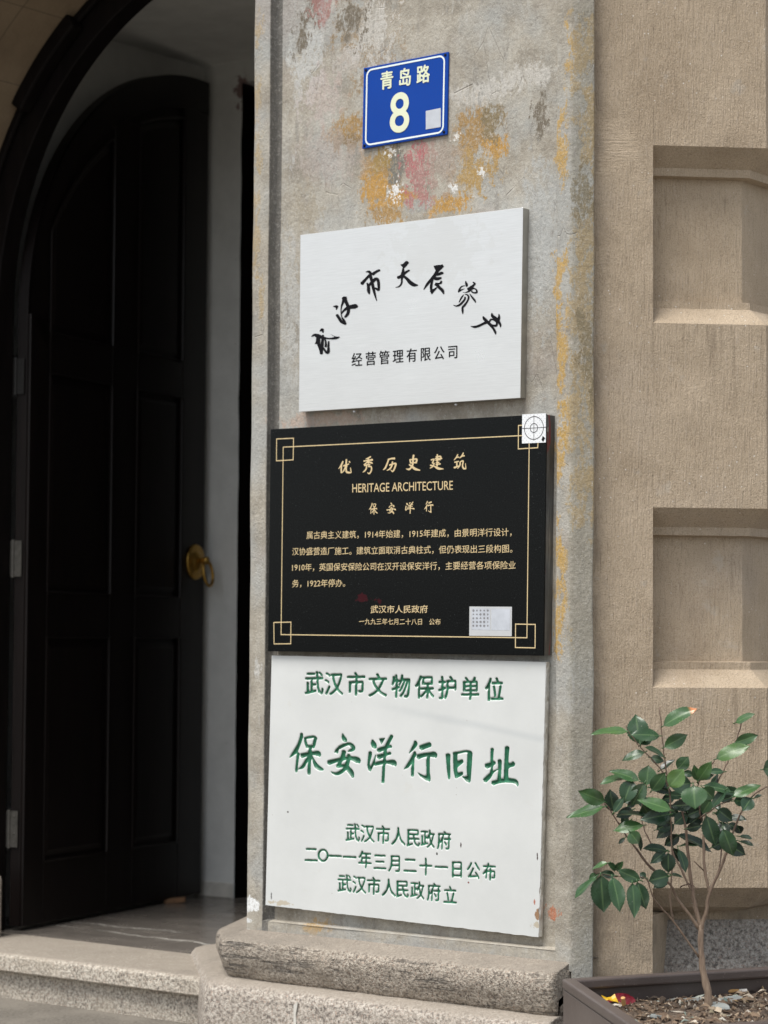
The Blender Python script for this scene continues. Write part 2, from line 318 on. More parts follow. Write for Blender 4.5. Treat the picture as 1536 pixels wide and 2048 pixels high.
def tile():
    b = NB('dark_marble_floor_tile'); v = b.noise(1, 6, .65, b.map((2, 9, 1), rot=(0, 0, R(8))), 1.); n = b.noise(14, 4)
    c = b.ramp(v, [(.3, (.11, .098, .088)), (.6, (.19, .17, .15)), (.75, (.27, .25, .22))])
    for d0, k, z0 in ((.52, .10, 0), (.80, .05, 3), (1.05, -.06, 7)):
        sx, sy, sz = b.sep(); l = b.math('ABSOLUTE', b.math('ADD', b.math('SUBTRACT', sy, d0 - .35), b.math('MULTIPLY_ADD', sx, k, b.math('MULTIPLY', b.math('SUBTRACT', b.noise(5, 4, .6, b.map(loc=(z0, 0, 0))), .5), .12))))
        c = b.mix(b.math('MULTIPLY', b.step(l, .006, .002), b.step(b.noise(3, 2, .5, b.map(loc=(z0, 3, 0))), .40, .55)), c, (.62, .60, .55))
    return b.out(c, b.ramp(n, [(.3, .16), (.7, .3)]), 0, None)

def pavement():
    b = NB('worn_pavement'); a, m_ = b.noise(120, 4, .65), b.noise(6, 5, .6)
    c = b.ramp(a, [(.35, (.085, .075, .062)), (.65, (.19, .172, .145))]); c = b.mix(b.step(m_, .4, .65, 0, .6), c, (.21, .19, .16))
    return b.out(c, .85, 0, b.bump(a, .4, .004))

def wood_dark():
    b = NB('dark_varnished_wood'); g = b.noise(1, 5, .6, b.map((60, 60, 4)))
    return b.out(b.ramp(g, [(.3, (.0045, .003, .0028)), (.7, (.010, .0068, .0062))]), .42, 0, b.bump(g, .12, .002), Specular_IOR_Level=.28)

def wood_frame():
    b = NB('black_painted_frame'); g = b.noise(1, 5, .6, b.map((40, 40, 6)))
    return b.out(b.ramp(g, [(.3, (.0035, .0026, .0025)), (.7, (.008, .0058, .0055))]), .55, 0, b.bump(g, .15, .002), Specular_IOR_Level=.12)

def limewash():
    b = NB('old_whitewash'); n = b.noise(9, 5, .65); big = b.noise(2, 3)
    c = b.ramp(n, [(.3, (.62, .63, .61)), (.7, (.74, .75, .73))])
    u, z = at_d(482, 182, 1.34); c = b.mix(b.patch(u, z, .028, .05, b.noise(60, 4, .7), 1.3, .2), c, (.27, .19, .18))
    c = b.mix(b.math('MULTIPLY', b.step(b.vor(30), .06, .03), b.step(b.noise(5, 2), .5, .6)), c, (.2, .19, .18))
    return b.out(c, .85, 0, b.bump(n, .3, .006))

def leafmat():
    b = NB('glossy_leaf'); t, md = b.attr('tone'), b.attr('midrib'); n = b.noise(60, 3)
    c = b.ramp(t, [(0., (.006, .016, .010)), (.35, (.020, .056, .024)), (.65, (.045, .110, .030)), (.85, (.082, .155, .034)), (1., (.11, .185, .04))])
    c = b.mix(b.step(n, .35, .7, 0, .25), c, (.04, .075, .05)); c = b.mix(b.step(md, .86, 1., 0, .4), c, (.17, .27, .11))
    c = b.mix(b.math('MULTIPLY', b.step(b.noise(26, 5, .7), .52, .68), .3), c, (.12, .14, .11)); c = b.mix(b.math('MULTIPLY', b.step(b.vor(120), .10, .05), b.step(b.noise(12, 2), .5, .6)), c, (.30, .30, .24)); c = b.mix(b.attr('dry'), c, (.60, .23, .09))
    return b.out(c, b.ramp(n, [(.3, .24), (.7, .42)]), 0, b.bump(n, .25, .003), Specular_IOR_Level=.5)

def bark():
    b = NB('sapling_bark'); n = b.noise(1, 5, .65, b.map((160, 160, 40))); t = b.attr('age')
    c = b.ramp(n, [(.3, (.17, .115, .08)), (.7, (.34, .255, .185))]); c2 = b.ramp(n, [(.3, (.05, .03, .025)), (.7, (.12, .07, .05))])
    return b.out(b.mix(t, c2, c), .75, 0, b.bump(n, .6, .002))

def soilmat():
    b = NB('dry_soil'); n, f_ = b.noise(28, 6, .7), b.noise(160, 4, .7)
    c = b.ramp(f_, [(.32, (.055, .038, .028)), (.55, (.15, .11, .08)), (.75, (.32, .25, .19))]); c = b.mix(b.step(n, .5, .7, 0, .5), c, (.24, .19, .14))
    return b.out(c, .95, 0, b.bump(f_, 1, .006))

def litter():
    b = NB('dry_leaf_litter'); t = b.attr('tone')
    c = b.ramp(t, [(0, (.04, .028, .02)), (.3, (.13, .085, .055)), (.6, (.24, .17, .11)), (.8, (.40, .32, .23)), (.92, (.58, .54, .47)), (.97, (.20, .28, .25)), (1, (.3, .2, .1))])
    return b.out(c, .8)

def planter_metal():
    b = NB('brown_painted_planter'); n, f_ = b.noise(8, 5), b.noise(200, 3, .6)
    c = b.ramp(n, [(.3, (.075, .058, .053)), (.7, (.105, .085, .078))]); c = b.mix(b.math('MULTIPLY', b.step(f_, .62, .72), .4), c, (.28, .24, .21))
    c = b.mix(b.math('MULTIPLY', b.step(b.vor(26), .07, .03), b.step(b.noise(7, 2), .5, .6)), c, (.42, .40, .37))
    return b.out(c, .42, 0, b.bump(f_, .1, .002))

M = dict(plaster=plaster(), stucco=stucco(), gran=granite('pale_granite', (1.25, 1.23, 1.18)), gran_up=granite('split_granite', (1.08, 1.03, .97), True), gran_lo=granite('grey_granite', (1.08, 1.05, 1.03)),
         gran_wall=granite('grey_wall_granite', (.92, .92, .93), False, 1, .9), marble=marble(), medge=edge_marble(), bgran=black_granite(), bedge=black_edge(), steel=steel(), tile=tile(), pave=pavement(),
         wood=wood_dark(), frame=wood_frame(), lime=limewash(), leaf=leafmat(), bark=bark(), soil=soilmat(), litter=litter(), planter=planter_metal(),
         steel_edge=plain('folded_steel_edge', (.42, .41, .38), .42, .8, .1, 40), ink=plain('black_paint', (.004, .004, .006), .6, 0, .12, 30, 0, Specular_IOR_Level=.15), gold=plain('gold_leaf', (.64, .50, .28), .5, .0, .12, 300),
         blue=plain('blue_enamel', (.0, .046, .31), .07, 0, .05, 6, Specular_IOR_Level=.22), white=plain('reflective_white', (.78, .86, .85), .4, 0, .03), cream=plain('reflective_cream', (.72, .76, .56), .4, 0, .03),
         brass=plain('aged_brass', (.50, .30, .07), .34, .9, .2, 60), nickel=plain('hinge_steel', (.10, .095, .085), .5, .6, .2, 60), hinge_dark=plain('painted_hinge', (.012, .011, .010), .5, .2),
         label=plain('silver_label', (.62, .63, .64), .35, .4, .05), paper=plain('white_label', (.80, .82, .84), .5, 0, .03), grey=plain('grey_print', (.22, .22, .23), .6), palegrey=plain('pale_print', (.50, .53, .58), .6),
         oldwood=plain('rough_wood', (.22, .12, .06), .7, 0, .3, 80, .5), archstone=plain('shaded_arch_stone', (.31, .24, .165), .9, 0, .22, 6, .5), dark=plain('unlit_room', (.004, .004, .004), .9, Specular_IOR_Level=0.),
         red=plain('red_foil', (.11, .002, .010), .55, 0, .3, 60, 0, Specular_IOR_Level=.2), yellow=plain('yellow_foil', (.62, .38, .02), .35), butt=plain('cigarette_filter', (.62, .36, .14), .8), cig=plain('cigarette_paper', (.75, .72, .66), .8),
         slate=plain('slate_flake', (.27, .29, .28), .75, 0, .15, 40, .4), flake=plain('marble_patch', (.60, .58, .53), .7))

# ------------------------------------------------------------------ lettering
_cache = {}
BOLD = ((0, 0), (-1, 0), (1, 0), (0, 1), (0, -1))
def glyphs(body, offset=0., res=3):
    key = (body, offset, res)
    if key in _cache: return _cache[key]
    cu = bpy.data.curves.new('glyph', 'FONT'); cu.body = body; cu.size = 1; cu.resolution_u = res; cu.offset = offset
    o = bpy.data.objects.new('glyph', cu); col.objects.link(o); dg = bpy.context.evaluated_depsgraph_get()
    me = bpy.data.meshes.new_from_object(o.evaluated_get(dg)); me.calc_loop_triangles()
    v = np.array([x.co[:2] for x in me.vertices]).reshape(-1, 2); f = [tuple(t.vertices) for t in me.loop_triangles]
    bpy.data.objects.remove(o); bpy.data.curves.remove(cu); bpy.data.meshes.remove(me)
    _cache[key] = (v, f); return v, f
class Flat:                                    # triangles lying in the (u, z) plane of a sign
    def __init__(s): s.tris = []; s.v = []; s.f = []; s.lay = []
    def add(s, v, f, lay=0):
        n = len(s.v); s.v += [tuple(p) for p in v]; s.lay += [lay] * len(v); s.f += [tuple(i + n for i in t) for t in f]
    def chars(s, body, centers, wpx, hpx, d, bold=0., shear=0., tilt=0.):
        ss = .5 * (at_d(800, 1000, d)[0] - at_d(798, 1000, d)[0])
        for ch, (x, y) in zip(body, centers):
            if ch in ' 　': continue
            v, f = glyphs(ch); u, z = at_d(x, y, d); ur, _ = at_d(x + wpx / 2, y, d); ul, _ = at_d(x - wpx / 2, y, d); _, zt = at_d(x, y - hpx / 2, d); _, zb = at_d(x, y + hpx / 2, d)
            W, H = (ur - ul) / .92, (zt - zb) / .92
            q = v - np.array([.5, .37]) if ord(ch) > 0x2000 else v - (v.max(0) + v.min(0)) / 2
            for li, (bx, by) in enumerate(BOLD if bold else BOLD[:1]): s.add(np.c_[u + (q[:, 0] + bx * bold) * W, z + (q[:, 1] + by * bold * .6) * H + q[:, 0] * W * shear], f, li)
    def line(s, body, x0, x1, y0, y1, hpx, d, bold=0., shear=0.):
        v, f = glyphs(body); a, b = v[:, 0].min(), v[:, 0].max(); u0, z0 = at_d(x0, y0, d); u1, z1 = at_d(x1, y1, d)
        _, zt = at_d(x0, y0 - hpx / 2, d); _, zb = at_d(x0, y0 + hpx / 2, d); H = (zt - zb) / (.92 if ord(body[0]) > 0x2000 or '年' in body else v[:, 1].max() - v[:, 1].min())
        mid = .37 if '年' in body or ord(body[0]) > 0x2000 else (v[:, 1].max() + v[:, 1].min()) / 2
        k = (v[:, 0] - a) / (b - a); em = (u1 - u0) / (b - a)
        for li, (bx, by) in enumerate(BOLD if bold else BOLD[:1]): s.add(np.c_[u0 + k * (u1 - u0) + bx * bold * em, z0 + k * (z1 - z0) + (v[:, 1] - mid + by * bold * .6) * H + ((v[:, 0] % 1.) - .5) * em * shear], f, li)
    def strokes(s, sts, org, sc, d, xf=None, fat=1.):
        for li, st in enumerate(sts):
            if st[0] == 'P':
                p = [(a, b) for a, b in st[1]]; n = len(p)
                from mathutils.geometry import tessellate_polygon
                t = tessellate_polygon([[Vector((a, b, 0)) for a, b in p]]); pts = p; tri = [tuple(x) for x in t]
            else:
                P = np.array(st, float); n = len(P); S = []
                for i in range(n - 1):
                    p0, p1, p2, p3 = P[max(i - 1, 0)], P[i], P[i + 1], P[min(i + 2, n - 1)]
                    for t in (0, .25, .5, .75): S.append(.5 * (2 * p1 + (p2 - p0) * t + (2 * p0 - 5 * p1 + 4 * p2 - p3) * t * t + (3 * p1 - p0 - 3 * p2 + p3) * t ** 3))
                S.append(P[-1]); S = np.array(S); T = np.gradient(S[:, :2], axis=0); T /= np.linalg.norm(T, axis=1)[:, None] + 1e-9
                N = np.c_[-T[:, 1], T[:, 0]]; h = np.clip(S[:, 2:3], 4, None) * .5 * fat
                L, Rr = S[:, :2] + N * h, S[:, :2] - N * h; m = len(S)
                a = S[0, :2] - T[0] * h[0] * .45; e_ = S[-1, :2] + T[-1] * h[-1] * .45
                pts = [tuple(x) for x in L] + [tuple(x) for x in Rr] + [tuple(a), tuple(e_)]
                tri = [t for i in range(m - 1) for t in ((i, i + 1, m + i + 1), (i, m + i + 1, m + i))] + [(2 * m, 0, m), (2 * m + 1, 2 * m - 1, m - 1)]
            if xf: pts = [xf(a, b) for a, b in pts]
            s.add([at_d(org[0] + a / sc, org[1] + b / sc, d) for a, b in pts], tri, li)
    def build(s, name, m, parent, d, off=(0, 0, 0), lift=.0006, **k):
        return mesh(name, [(v[0], d - lift - .00004 * l, v[1]) for v, l in zip(s.v, s.lay)], s.f, m, parent, off=off, **k)

BAO = [[(315, 165, 50), (310, 230, 60), (265, 370, 60), (200, 500, 75), (140, 570, 50), (85, 630, 10)], [(245, 540, 60), (230, 700, 45), (215, 830, 45), (215, 905, 40)], [(375, 260, 30), (392, 340, 50), (420, 440, 40)],
       [(365, 258, 30), (460, 240, 45), (560, 230, 40), (620, 270, 12)], [(580, 240, 60), (560, 340, 60), (540, 440, 45)], [(420, 420, 50), (480, 415, 55), (560, 410, 45)], [(480, 430, 60), (470, 500, 60), (465, 580, 70), (460, 750, 60), (455, 900, 62), (460, 950, 50)],
       [(305, 595, 90), (420, 565, 70), (540, 545, 65), (635, 555, 100), (668, 605, 30)], [(430, 620, 40), (385, 720, 55), (330, 810, 60), (250, 850, 14)], [(500, 600, 40), (545, 690, 50), (600, 790, 80), (670, 840, 70), (735, 860, 30)]]
AN = [[(1105, 165, 15), (1115, 240, 65), (1150, 290, 80), (1180, 310, 30)], [(1025, 430, 25), (990, 490, 55), (950, 530, 20)], [(1010, 460, 20), (990, 535, 60)], [(1030, 440, 60), (1120, 395, 60), (1210, 365, 50), (1270, 390, 70), (1310, 450, 75), (1260, 490, 55), (1205, 510, 15)],
      [(1130, 500, 80), (1105, 600, 75), (1060, 690, 70), (1010, 780, 60), (990, 815, 20)], [(1000, 800, 50), (1080, 790, 60), (1160, 800, 80), (1220, 860, 90), (1270, 920, 90), (1300, 1010, 40)], [(1220, 570, 55), (1210, 650, 70), (1180, 760, 80), (1110, 870, 70), (1010, 935, 60), (930, 930, 40), (880, 895, 10)],
      [(825, 730, 90), (940, 695, 75), (1100, 655, 60), (1250, 640, 65), (1390, 680, 110), (1430, 730, 30)]]
YANG = [[(235, 285, 20), (245, 350, 85), (275, 410, 95), (305, 440, 30)], [(195, 520, 60), (185, 600, 65), (165, 700, 45), (160, 790, 45), (185, 860, 50), (200, 885, 20)], [(190, 850, 50), (235, 770, 40), (270, 680, 30), (300, 570, 12)], ('P', [(360, 265), (485, 250), (440, 320), (405, 380), (375, 310)]),
        [(610, 205, 60), (570, 280, 65), (520, 370, 60), (480, 440, 50)], [(340, 495, 80), (450, 450, 70), (540, 420, 50), (600, 415, 55)], [(340, 620, 95), (430, 590, 70), (520, 560, 50), (585, 545, 60)], [(270, 760, 55), (380, 730, 70), (520, 715, 60), (645, 730, 105), (682, 790, 20)], [(480, 430, 70), (465, 560, 60), (455, 700, 55), (445, 900, 52), (435, 1110, 55)]]
XING = [[(1050, 310, 40), (1060, 370, 75), (1010, 450, 55), (940, 545, 12)], [(1050, 520, 50), (1030, 590, 65), (970, 690, 55), (910, 790, 60), (840, 850, 10)], [(1010, 640, 55), (1005, 800, 55), (1000, 985, 52)], [(1155, 445, 95), (1260, 405, 90), (1350, 375, 85)],
        [(1095, 620, 95), (1200, 585, 75), (1320, 570, 75), (1425, 575, 105), (1455, 625, 30)], [(1300, 600, 60), (1300, 750, 65), (1300, 900, 60), (1310, 1010, 70), (1330, 1080, 30)], ('P', [(1095, 905), (1180, 955), (1240, 980), (1280, 960), (1330, 1000), (1338, 1085), (1250, 1060), (1150, 990)])]
JIU = [[(150, 470, 90), (150, 600, 75), (160, 800, 60), (170, 945, 35)], [(285, 445, 80), (285, 600, 75), (290, 780, 70), (310, 920, 50)], [(250, 450, 40), (370, 435, 40), (490, 412, 40), (580, 440, 60), (610, 470, 20)], [(565, 450, 95), (560, 600, 90), (550, 800, 85), (555, 1000, 45)],
       ('P', [(320, 600), (430, 565), (450, 620), (390, 670), (330, 720)]), ('P', [(310, 830), (435, 800), (440, 850), (390, 890), (300, 930)]), ('P', [(405, 880), (470, 900), (520, 880), (560, 960), (560, 1015), (500, 990)])]
ZHI = [[(1000, 360, 60), (990, 450, 55), (985, 600, 50), (985, 730, 45), (970, 840, 40)], [(875, 700, 95), (960, 670, 80), (1050, 625, 60)], [(850, 980, 80), (940, 890, 80), (1000, 820, 40), (1100, 755, 15)], [(1140, 580, 75), (1140, 700, 65), (1135, 850, 60), (1120, 980, 70)], [(1285, 330, 85), (1275, 450, 75), (1265, 650, 75), (1260, 850, 80), (1260, 980, 90)],
       ('P', [(1290, 640), (1350, 640), (1400, 600), (1440, 650), (1420, 700), (1340, 720), (1290, 755)]), [(1000, 1025, 85), (1120, 990, 70), (1250, 970, 80), (1400, 980, 80), (1460, 1010, 70), (1490, 1080, 15)]]
CALL_D = [[(1120, 230, 10), (1180, 225, 40), (1215, 270, 45), (1195, 330, 40)], [(1390, 195, 35), (1330, 220, 40), (1250, 275, 50)], [(1195, 290, 40), (1120, 370, 40), (1040, 460, 55)], [(1210, 310, 50), (1235, 400, 45), (1265, 540, 45), (1300, 680, 30), (1330, 785, 10)], [(1145, 440, 20), (1170, 510, 45), (1175, 590, 50), (1190, 655, 20)],
          [(1175, 490, 40), (1240, 430, 45), (1310, 365, 50), (1355, 390, 45), (1370, 500, 40), (1370, 585, 30)], [(1370, 580, 40), (1330, 555, 35), (1290, 535, 20)], ('P', [(485, 890), (560, 865), (592, 885), (585, 915), (555, 965), (545, 920)]), [(565, 1050, 40), (610, 1120, 45), (660, 1190, 45), (735, 1235, 25)],
          [(735, 1230, 30), (700, 1160, 35), (660, 1090, 15), (645, 1000, 12), (655, 890, 20), (690, 790, 40), (700, 720, 50)], [(705, 720, 80), (740, 800, 50), (780, 890, 50), (790, 960, 45), (770, 1040, 45), (720, 1100, 30)], [(650, 1040, 12), (700, 970, 30), (780, 915, 50), (880, 895, 70), (930, 890, 70), (965, 905, 20)],
          [(240, 1370, 10), (285, 1335, 45), (300, 1395, 15)], [(80, 1470, 12), (140, 1440, 40), (210, 1465, 70), (300, 1490, 40), (420, 1510, 25), (540, 1500, 40), (615, 1480, 15)], ('P', [(435, 1420), (530, 1465), (620, 1480), (560, 1510), (500, 1500), (530, 1480)]), [(215, 1440, 40), (205, 1540, 65), (220, 1620, 50), (260, 1720, 55), (270, 1805, 40)],
          [(205, 1560, 60), (150, 1615, 10)], [(300, 1440, 25), (290, 1560, 40), (275, 1700, 45), (270, 1800, 30)], [(330, 1510, 15), (355, 1580, 25), (350, 1670, 35)], [(410, 1560, 20), (405, 1680, 30), (400, 1760, 45), (370, 1780, 35), (320, 1710, 25), (290, 1660, 10)]]
CALL_E = [('P', [(365, 345), (430, 325), (490, 262), (530, 258), (570, 300), (510, 380), (440, 450), (420, 415)]), [(430, 430, 30), (430, 510, 60), (420, 590, 80), (400, 680, 40), (395, 780, 35), (340, 860, 30), (250, 885, 8)], [(300, 655, 60), (370, 630, 65), (440, 570, 60), (520, 510, 45), (580, 480, 35)],
          [(440, 620, 50), (520, 680, 60), (600, 770, 80), (690, 825, 75), (780, 830, 20)], ('P', [(1150, 375), (1240, 355), (1330, 350), (1355, 335), (1395, 390), (1350, 440), (1275, 510), (1210, 500), (1170, 430)]), [(1240, 490, 70), (1200, 570, 70), (1100, 690, 55), (1000, 810, 50), (915, 940, 12)],
          [(1190, 580, 50), (1260, 580, 50), (1340, 545, 60), (1370, 560, 40)], [(1150, 660, 60), (1230, 680, 70), (1330, 660, 40)], [(1130, 670, 40), (1105, 780, 45), (1090, 900, 50), (1105, 1040, 15)], ('P', [(1090, 910), (1140, 925), (1225, 875), (1240, 890), (1110, 1045), (1065, 980)]),
          ('P', [(1200, 770), (1290, 775), (1330, 715), (1355, 750), (1340, 800), (1260, 820), (1250, 840), (1230, 860), (1170, 835)]), [(1225, 820, 60), (1290, 890, 60), (1360, 960, 60), (1390, 1040, 20)]]
CALL_F = [[(400, 150, 10), (415, 210, 45), (430, 260, 50), (425, 305, 15)], [(400, 275, 12), (310, 290, 25), (240, 370, 30), (220, 450, 10)], ('P', [(215, 370), (260, 370), (390, 345), (310, 390), (220, 450), (205, 430)]), [(590, 185, 25), (635, 220, 40), (600, 270, 45), (520, 340, 70), (500, 400, 50), (420, 445, 20), (330, 445, 8)],
          [(450, 360, 40), (520, 350, 70), (620, 345, 30), (680, 385, 30), (680, 450, 40), (590, 450, 30), (550, 400, 30)], [(350, 505, 12), (290, 590, 30), (235, 700, 15)], [(380, 495, 15), (450, 510, 30), (480, 580, 35), (440, 680, 35), (370, 780, 45), (325, 830, 40), (325, 920, 40), (330, 1000, 10)],
          [(385, 560, 30), (385, 610, 35), (320, 700, 40), (240, 770, 40), (160, 795, 30), (90, 770, 10)], [(505, 480, 10), (570, 570, 35), (640, 660, 35), (655, 710, 10)], [(850, 1060, 20), (880, 1120, 60), (960, 1200, 60), (1040, 1280, 60), (1110, 1370, 45), (1160, 1460, 45), (1170, 1520, 15)],
          [(950, 1200, 70), (850, 1250, 50), (720, 1310, 50), (620, 1330, 45), (530, 1310, 8)], [(1010, 1200, 25), (1050, 1140, 35), (1120, 1150, 30), (1190, 1190, 40)], [(1020, 1240, 20), (1080, 1280, 30), (1160, 1300, 50), (1200, 1270, 40), (1200, 1190, 40)], [(1075, 970, 12), (1090, 1050, 60), (1180, 1130, 80), (1240, 1190, 60), (1290, 1270, 40), (1295, 1340, 12)],
          [(1255, 1000, 10), (1260, 1080, 45), (1230, 1170, 60)]]
TIT_G = [[(180, 300, 25), (140, 390, 30), (80, 470, 10)], [(150, 400, 25), (140, 480, 28), (145, 560, 28)], [(255, 260, 30), (250, 340, 28), (235, 430, 28), (190, 520, 22), (150, 555, 8)], [(190, 405, 30), (250, 385, 28), (310, 360, 20)], [(265, 400, 25), (250, 470, 25), (260, 535, 35), (310, 550, 35), (360, 555, 15)], [(345, 440, 12), (355, 520, 20), (360, 555, 15)], [(315, 300, 20), (330, 330, 30)],
         [(790, 200, 25), (740, 230, 25), (680, 255, 15)], [(635, 300, 25), (720, 285, 25), (830, 270, 40)], [(735, 240, 25), (735, 310, 30), (735, 350, 25)], [(720, 310, 25), (680, 350, 22), (635, 375, 12)], [(740, 310, 20), (790, 330, 30), (830, 350, 25)], [(650, 395, 30), (720, 380, 25), (770, 370, 25), (740, 420, 22), (800, 420, 25), (805, 500, 25), (760, 575, 25), (720, 550, 15)], [(700, 400, 25), (690, 470, 25), (650, 520, 25), (615, 545, 10)],
         [(1170, 265, 25), (1240, 245, 28), (1320, 240, 40)], [(1185, 260, 28), (1150, 360, 28), (1110, 450, 30), (1065, 490, 12)], [(1200, 390, 28), (1280, 360, 25), (1340, 355, 35), (1325, 430, 28), (1300, 490, 30), (1270, 535, 20)], [(1270, 310, 25), (1255, 400, 28), (1210, 470, 28), (1145, 505, 12)], [(1225, 490, 10), (1270, 530, 25)]]
TIT_H = [[(250, 220, 35), (235, 300, 32), (230, 420, 32), (190, 500, 28), (140, 535, 35), (80, 520, 8)], [(165, 330, 20), (185, 400, 28)], [(160, 330, 30), (240, 315, 25), (315, 315, 35), (300, 400, 28)], [(180, 395, 25), (300, 385, 25)], [(150, 430, 25), (210, 470, 35), (280, 525, 45), (390, 555, 18)],
         [(735, 265, 25), (840, 250, 28), (835, 300, 22)], [(720, 300, 22), (870, 295, 28)], [(730, 335, 20), (840, 320, 22)], [(740, 385, 20), (810, 380, 20)], [(735, 425, 25), (840, 415, 25)], [(770, 205, 25), (768, 340, 26), (765, 470, 26)], [(630, 330, 22), (700, 315, 25), (660, 395, 22), (700, 400, 22), (670, 470, 25), (610, 510, 15)], [(615, 445, 28), (700, 465, 22), (790, 515, 45), (905, 525, 15)],
         [(1220, 205, 20), (1190, 270, 25), (1135, 335, 10)], [(1190, 275, 20), (1250, 265, 22)], [(1345, 170, 20), (1310, 240, 28), (1260, 290, 12)], [(1300, 250, 18), (1370, 235, 25)], [(1150, 380, 25), (1240, 360, 22)], [(1200, 370, 25), (1200, 480, 25)], [(1140, 500, 35), (1245, 460, 20)], [(1275, 370, 25), (1265, 450, 25), (1215, 520, 12)], [(1275, 370, 22), (1340, 350, 25), (1325, 450, 25), (1350, 515, 35), (1405, 520, 20)], [(1390, 400, 10), (1400, 510, 18)]]

# ================================================================== SETTING
FLOOR = .115
mesh('pavement', [(-40, -40, 0), (40, -40, 0), (40, 40, 0), (-40, 40, 0)], [(0, 1, 2, 3)], M['pave'], kind='structure')
UL, UR = -.384, .482
# doorway floor
fl = pill('vestibule_floor_origin') ; bpy.data.objects.remove(fl)
def doorway_mesh(name, mb, m, **k):            # a single-mesh thing whose own origin sits in the doorway frame
    o = mb.build(name, m, None, **{a: b for a, b in k.items() if a in ('smooth', 'bevel', 'seg')})
    o.location = tuple(O); o.rotation_euler = (0, 0, -YAW)
    return tag(o, **{a: b for a, b in k.items() if a not in ('smooth', 'bevel', 'seg')})
doorway_mesh('vestibule_floor', MB().box((-2.3, .33, .02), (.44, 3.6, FLOOR)), M['tile'], kind='structure')
# two granite courses of the entrance step
def slab(u0, u1, d0, d1, z0, z1, r=.012, n=70, amp=.0013, seed=0):
    mb = MB(); prof = [(d0 + .004, z0), (d0, z0 + .004)] + [(d0 + r - r * math.cos(a), z1 - r + r * math.sin(a)) for a in np.linspace(0, math.pi / 2, 6)] + [(d0 + .1, z1), (d1, z1), (d1, z0)]
    k = len(prof)
    for i in range(n + 1):
        u = u0 + (u1 - u0) * i / n
        for j, (d, z) in enumerate(prof):
            q = mnoise.noise((u * 22 + seed, j * .45, 3.3)) * amp if 1 <= j < k - 3 else 0
            mb.v.append((u, d + q, z + (q * .6 if 2 < j < k - 3 else 0)))
    for i in range(n):
        for j in range(k): a = i * k + j; b = i * k + (j + 1) % k; mb.f.append((a, b, b + k, a + k))
    mb.f.append(tuple(range(k))); mb.f.append(tuple(n * k + j for j in range(k))[::-1]); return mb
doorway_mesh('granite_step', slab(-2.4, -.465, .045, .33, FLOOR - .046, FLOOR), M['gran'], smooth=False, label='pale granite doorstep tread with rounded nose in front of the dark doorway floor', cat='step')
doorway_mesh('granite_step', slab(-2.4, -.465, .072, .34, -.02, FLOOR - .048, .006, seed=9), M['gran'], label='lower granite riser block under the overhanging doorstep tread', cat='step')

# ------------------------------------------------------------------ pillar
def loc2(P): q = P - O; return (float(q @ eu), float(q @ ed))
pil = pill('door_pillar', label='weathered grey plaster pillar between the doorway and the tan wall carrying four signs', cat='pillar')
ZB, ZT = ZC - .667, 3.4
PD = .023
u_pl, u_pr = -.334, .4435
z_pb = at_d(600, 1846, PD)[1]
cr_ = loc2(CORN + wu * .047); cr2 = loc2(CORN + wu * .047 + wd * .10); cr3 = loc2(CORN + wd * .10)
def wavy(mbx, pts2, z0, z1, n=60, jag=None):
    pass
def strip_mesh(path, zs, amp, rag, closed=False, seed=0):   # vertical skin along a plan path, slightly uneven
    mb = MB(); k = len(path)
    for j, z in enumerate(zs):
        for i, (u, d) in enumerate(path):
            q = mnoise.noise((u * 7 + seed, z * 6, d * 7)) * amp
            zz = z - (.25 if rag and j == 0 and u > UR + .004 else 0) + (rag * mnoise.noise((u * 30, 4.2, seed)) - abs(rag) * .4 if j == 0 else 0)
            mb.v.append((u + q * .6, d + q, zz))
    for j in range(len(zs) - 1):
        for i in range(k - 1): a = j * k + i; mb.f.append((a, a + 1, a + 1 + k, a + k))
    return mb
def rounded(p0, p1, p2, r, n=4):               # round the corner p1
    p0, p1, p2 = map(np.array, (p0, p1, p2)); a = (p0 - p1) / np.linalg.norm(p0 - p1); b = (p2 - p1) / np.linalg.norm(p2 - p1)
    return [tuple(p1 + a * r * (1 - t) ** 2 + b * r * t ** 2) for t in np.linspace(0, 1, n + 1)]
def lin(p, q, n): return [tuple(np.array(p) + (np.array(q) - np.array(p)) * t) for t in np.linspace(0, 1, n + 1)]
zs = list(np.linspace(ZB, z_pb, 4)) + list(np.linspace(z_pb, ZT, 160)[1:])
zl = list(np.linspace(ZB, z_pb, 5))
path_side = lin((UL, .36), (UL, .012), 6)[:-1] + rounded((UL, .2), (UL, 0), (0, 0), .008)
mid_l = rounded((UL, 0), (u_pl, 0), (u_pl, .02), .004, 3)
path_r = rounded((u_pr, .02), (u_pr, 0), (.46, 0), .004, 3) + lin((u_pr + .006, 0), (UR - .007, 0), 4) + rounded((0, 0), (UR, 0), cr_, .006, 3) + lin((UR + .005, loc2(CORN + wu * .006)[1]), cr_, 4)[1:-1] + rounded((UR, 0), cr_, cr2, .004, 3) + [cr2]
full = path_side + mid_l + [(u_pl, PD)] + lin((u_pl + .004, PD), (u_pr - .004, PD), 40) + [(u_pr, PD)] + path_r
sh = MB()
a = strip_mesh(full, zs[3:], .0022, 0, seed=1); sh.add(a.v, a.f)
flat_path = path_side + lin((UL + .009, 0), (UR - .007, 0), 120) + rounded((0, 0), (UR, 0), cr_, .006, 3) + lin((UR + .005, loc2(CORN + wu * .006)[1]), cr_, 4)[1:-1] + rounded((UR, 0), cr_, cr2, .004, 3) + [cr2]
b_ = strip_mesh(flat_path, zl, .0018, .006, seed=1); sh.add(b_.v, b_.f)
